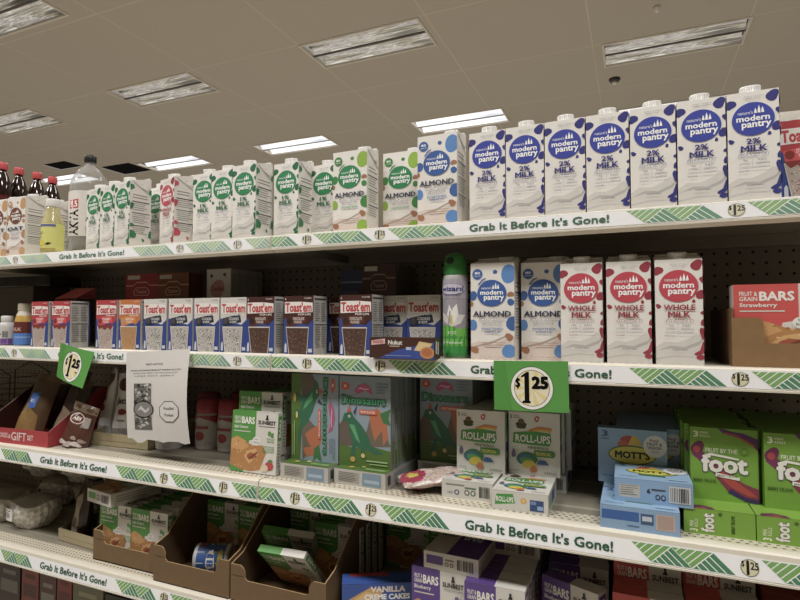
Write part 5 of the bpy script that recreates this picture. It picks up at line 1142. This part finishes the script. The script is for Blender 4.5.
# ================================================================== LOWEST SHELF (dim, seen under the strip)
z5 = SURF[5]
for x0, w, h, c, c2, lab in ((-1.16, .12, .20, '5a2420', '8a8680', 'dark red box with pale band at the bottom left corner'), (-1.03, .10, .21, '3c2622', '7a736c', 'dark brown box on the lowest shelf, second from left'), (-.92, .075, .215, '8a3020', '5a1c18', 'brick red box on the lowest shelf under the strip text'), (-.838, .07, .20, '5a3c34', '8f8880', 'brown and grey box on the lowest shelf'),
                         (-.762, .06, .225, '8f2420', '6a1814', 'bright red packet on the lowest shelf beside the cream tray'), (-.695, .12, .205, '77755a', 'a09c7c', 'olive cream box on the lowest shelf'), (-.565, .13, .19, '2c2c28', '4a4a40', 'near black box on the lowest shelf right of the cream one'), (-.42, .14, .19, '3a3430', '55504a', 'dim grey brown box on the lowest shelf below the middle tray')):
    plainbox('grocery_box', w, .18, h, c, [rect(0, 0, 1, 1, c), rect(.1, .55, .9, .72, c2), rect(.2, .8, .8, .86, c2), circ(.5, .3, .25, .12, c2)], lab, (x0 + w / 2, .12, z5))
# wire rack at the back left of the third shelf
wm = MB()
def tube(mb, pts, r, col, seg=6):
    for a, b in zip(pts[:-1], pts[1:]):
        A, B = Vector(a), Vector(b); d = (B - A); q = d.to_track_quat('Z', 'Y').to_matrix().to_4x4(); M0 = mb.M; mb.M = Matrix.Translation(A) @ q
        mb.lathe([(r, 0), (r, d.length)], col, seg); mb.M = M0
k = '15120f'
tube(wm, [(-1.42, .16, z3 + .002), (-1.42, .16, z3 + .17), (-1.33, .16, z3 + .205), (-1.22, .16, z3 + .17), (-1.22, .16, z3 + .002)], .002, k)
tube(wm, [(-1.42, .30, z3 + .002), (-1.42, .30, z3 + .17), (-1.33, .30, z3 + .205), (-1.22, .30, z3 + .17), (-1.22, .30, z3 + .002)], .002, k)
for zz in (.04, .08, .12, .16): tube(wm, [(-1.42, .16, z3 + zz), (-1.22, .16, z3 + zz), (-1.22, .30, z3 + zz), (-1.42, .30, z3 + zz), (-1.42, .16, z3 + zz)], .0015, k)
tag(wm.build('wire_basket', METAL), 'black wire basket behind the red gift tray at the far left', 'basket')

# ================================================================== LIGHT AND CAMERA
def area(x, y, zz, sx, sy, e, col, rot=(0, 0, 0)):
    l = bpy.data.lights.new('ceiling_or_bounce_lamp', 'AREA'); l.shape = 'RECTANGLE'; l.size = sx; l.size_y = sy; l.energy = e; l.color = col
    o = bpy.data.objects.new('ceiling_or_bounce_lamp', l); C.objects.link(o); o.location = (x, y, zz); o.rotation_euler = rot
    return o
WARM = (1.0, .975, .945)
for x in (-3.6, -.9, 1.8):
    area(x, -1.55, H - .03, 1.2, .5, 68, WARM)
for x in (-4.9, -2.2, .5, 3.2):
    area(x, 2.2, H - .03, 1.2, .5, 32, WARM)
area(-6, 9.5, .06, 24, 17, 385, (1, .965, .91), (math.pi, 0, 0))  # added upward lamp at floor level, stands in for floor bounce on the ceiling
w = bpy.data.worlds.new('store_air'); bpy.context.scene.world = w; w.use_nodes = True
w.node_tree.nodes['Background'].inputs[0].default_value = (1, .95, .88, 1); w.node_tree.nodes['Background'].inputs[1].default_value = .3
sc = bpy.context.scene
sc.view_settings.view_transform = 'Standard'; sc.view_settings.look = 'None'; sc.view_settings.exposure = 0
cam = bpy.data.cameras.new('camera'); co = bpy.data.objects.new('camera', cam); C.objects.link(co)
f = 543.8; yaw, pitch, roll = R(23.293), R(2.295), R(.028)
F = Vector((-math.sin(yaw) * math.cos(pitch), math.cos(yaw) * math.cos(pitch), math.sin(pitch)))
Rr = Vector((math.cos(yaw), math.sin(yaw), 0)); Uu = Rr.cross(F)
R2 = Rr * math.cos(roll) + Uu * math.sin(roll); U2 = -Rr * math.sin(roll) + Uu * math.cos(roll)
M = Matrix((R2, U2, -F)).transposed().to_4x4(); M.translation = Vector((.7807, -1.0512, Z0 - .1717))
co.matrix_world = M; cam.sensor_width = 36; cam.lens = f * 36 / 800; cam.clip_start = .01; cam.clip_end = 200
sc.camera = co
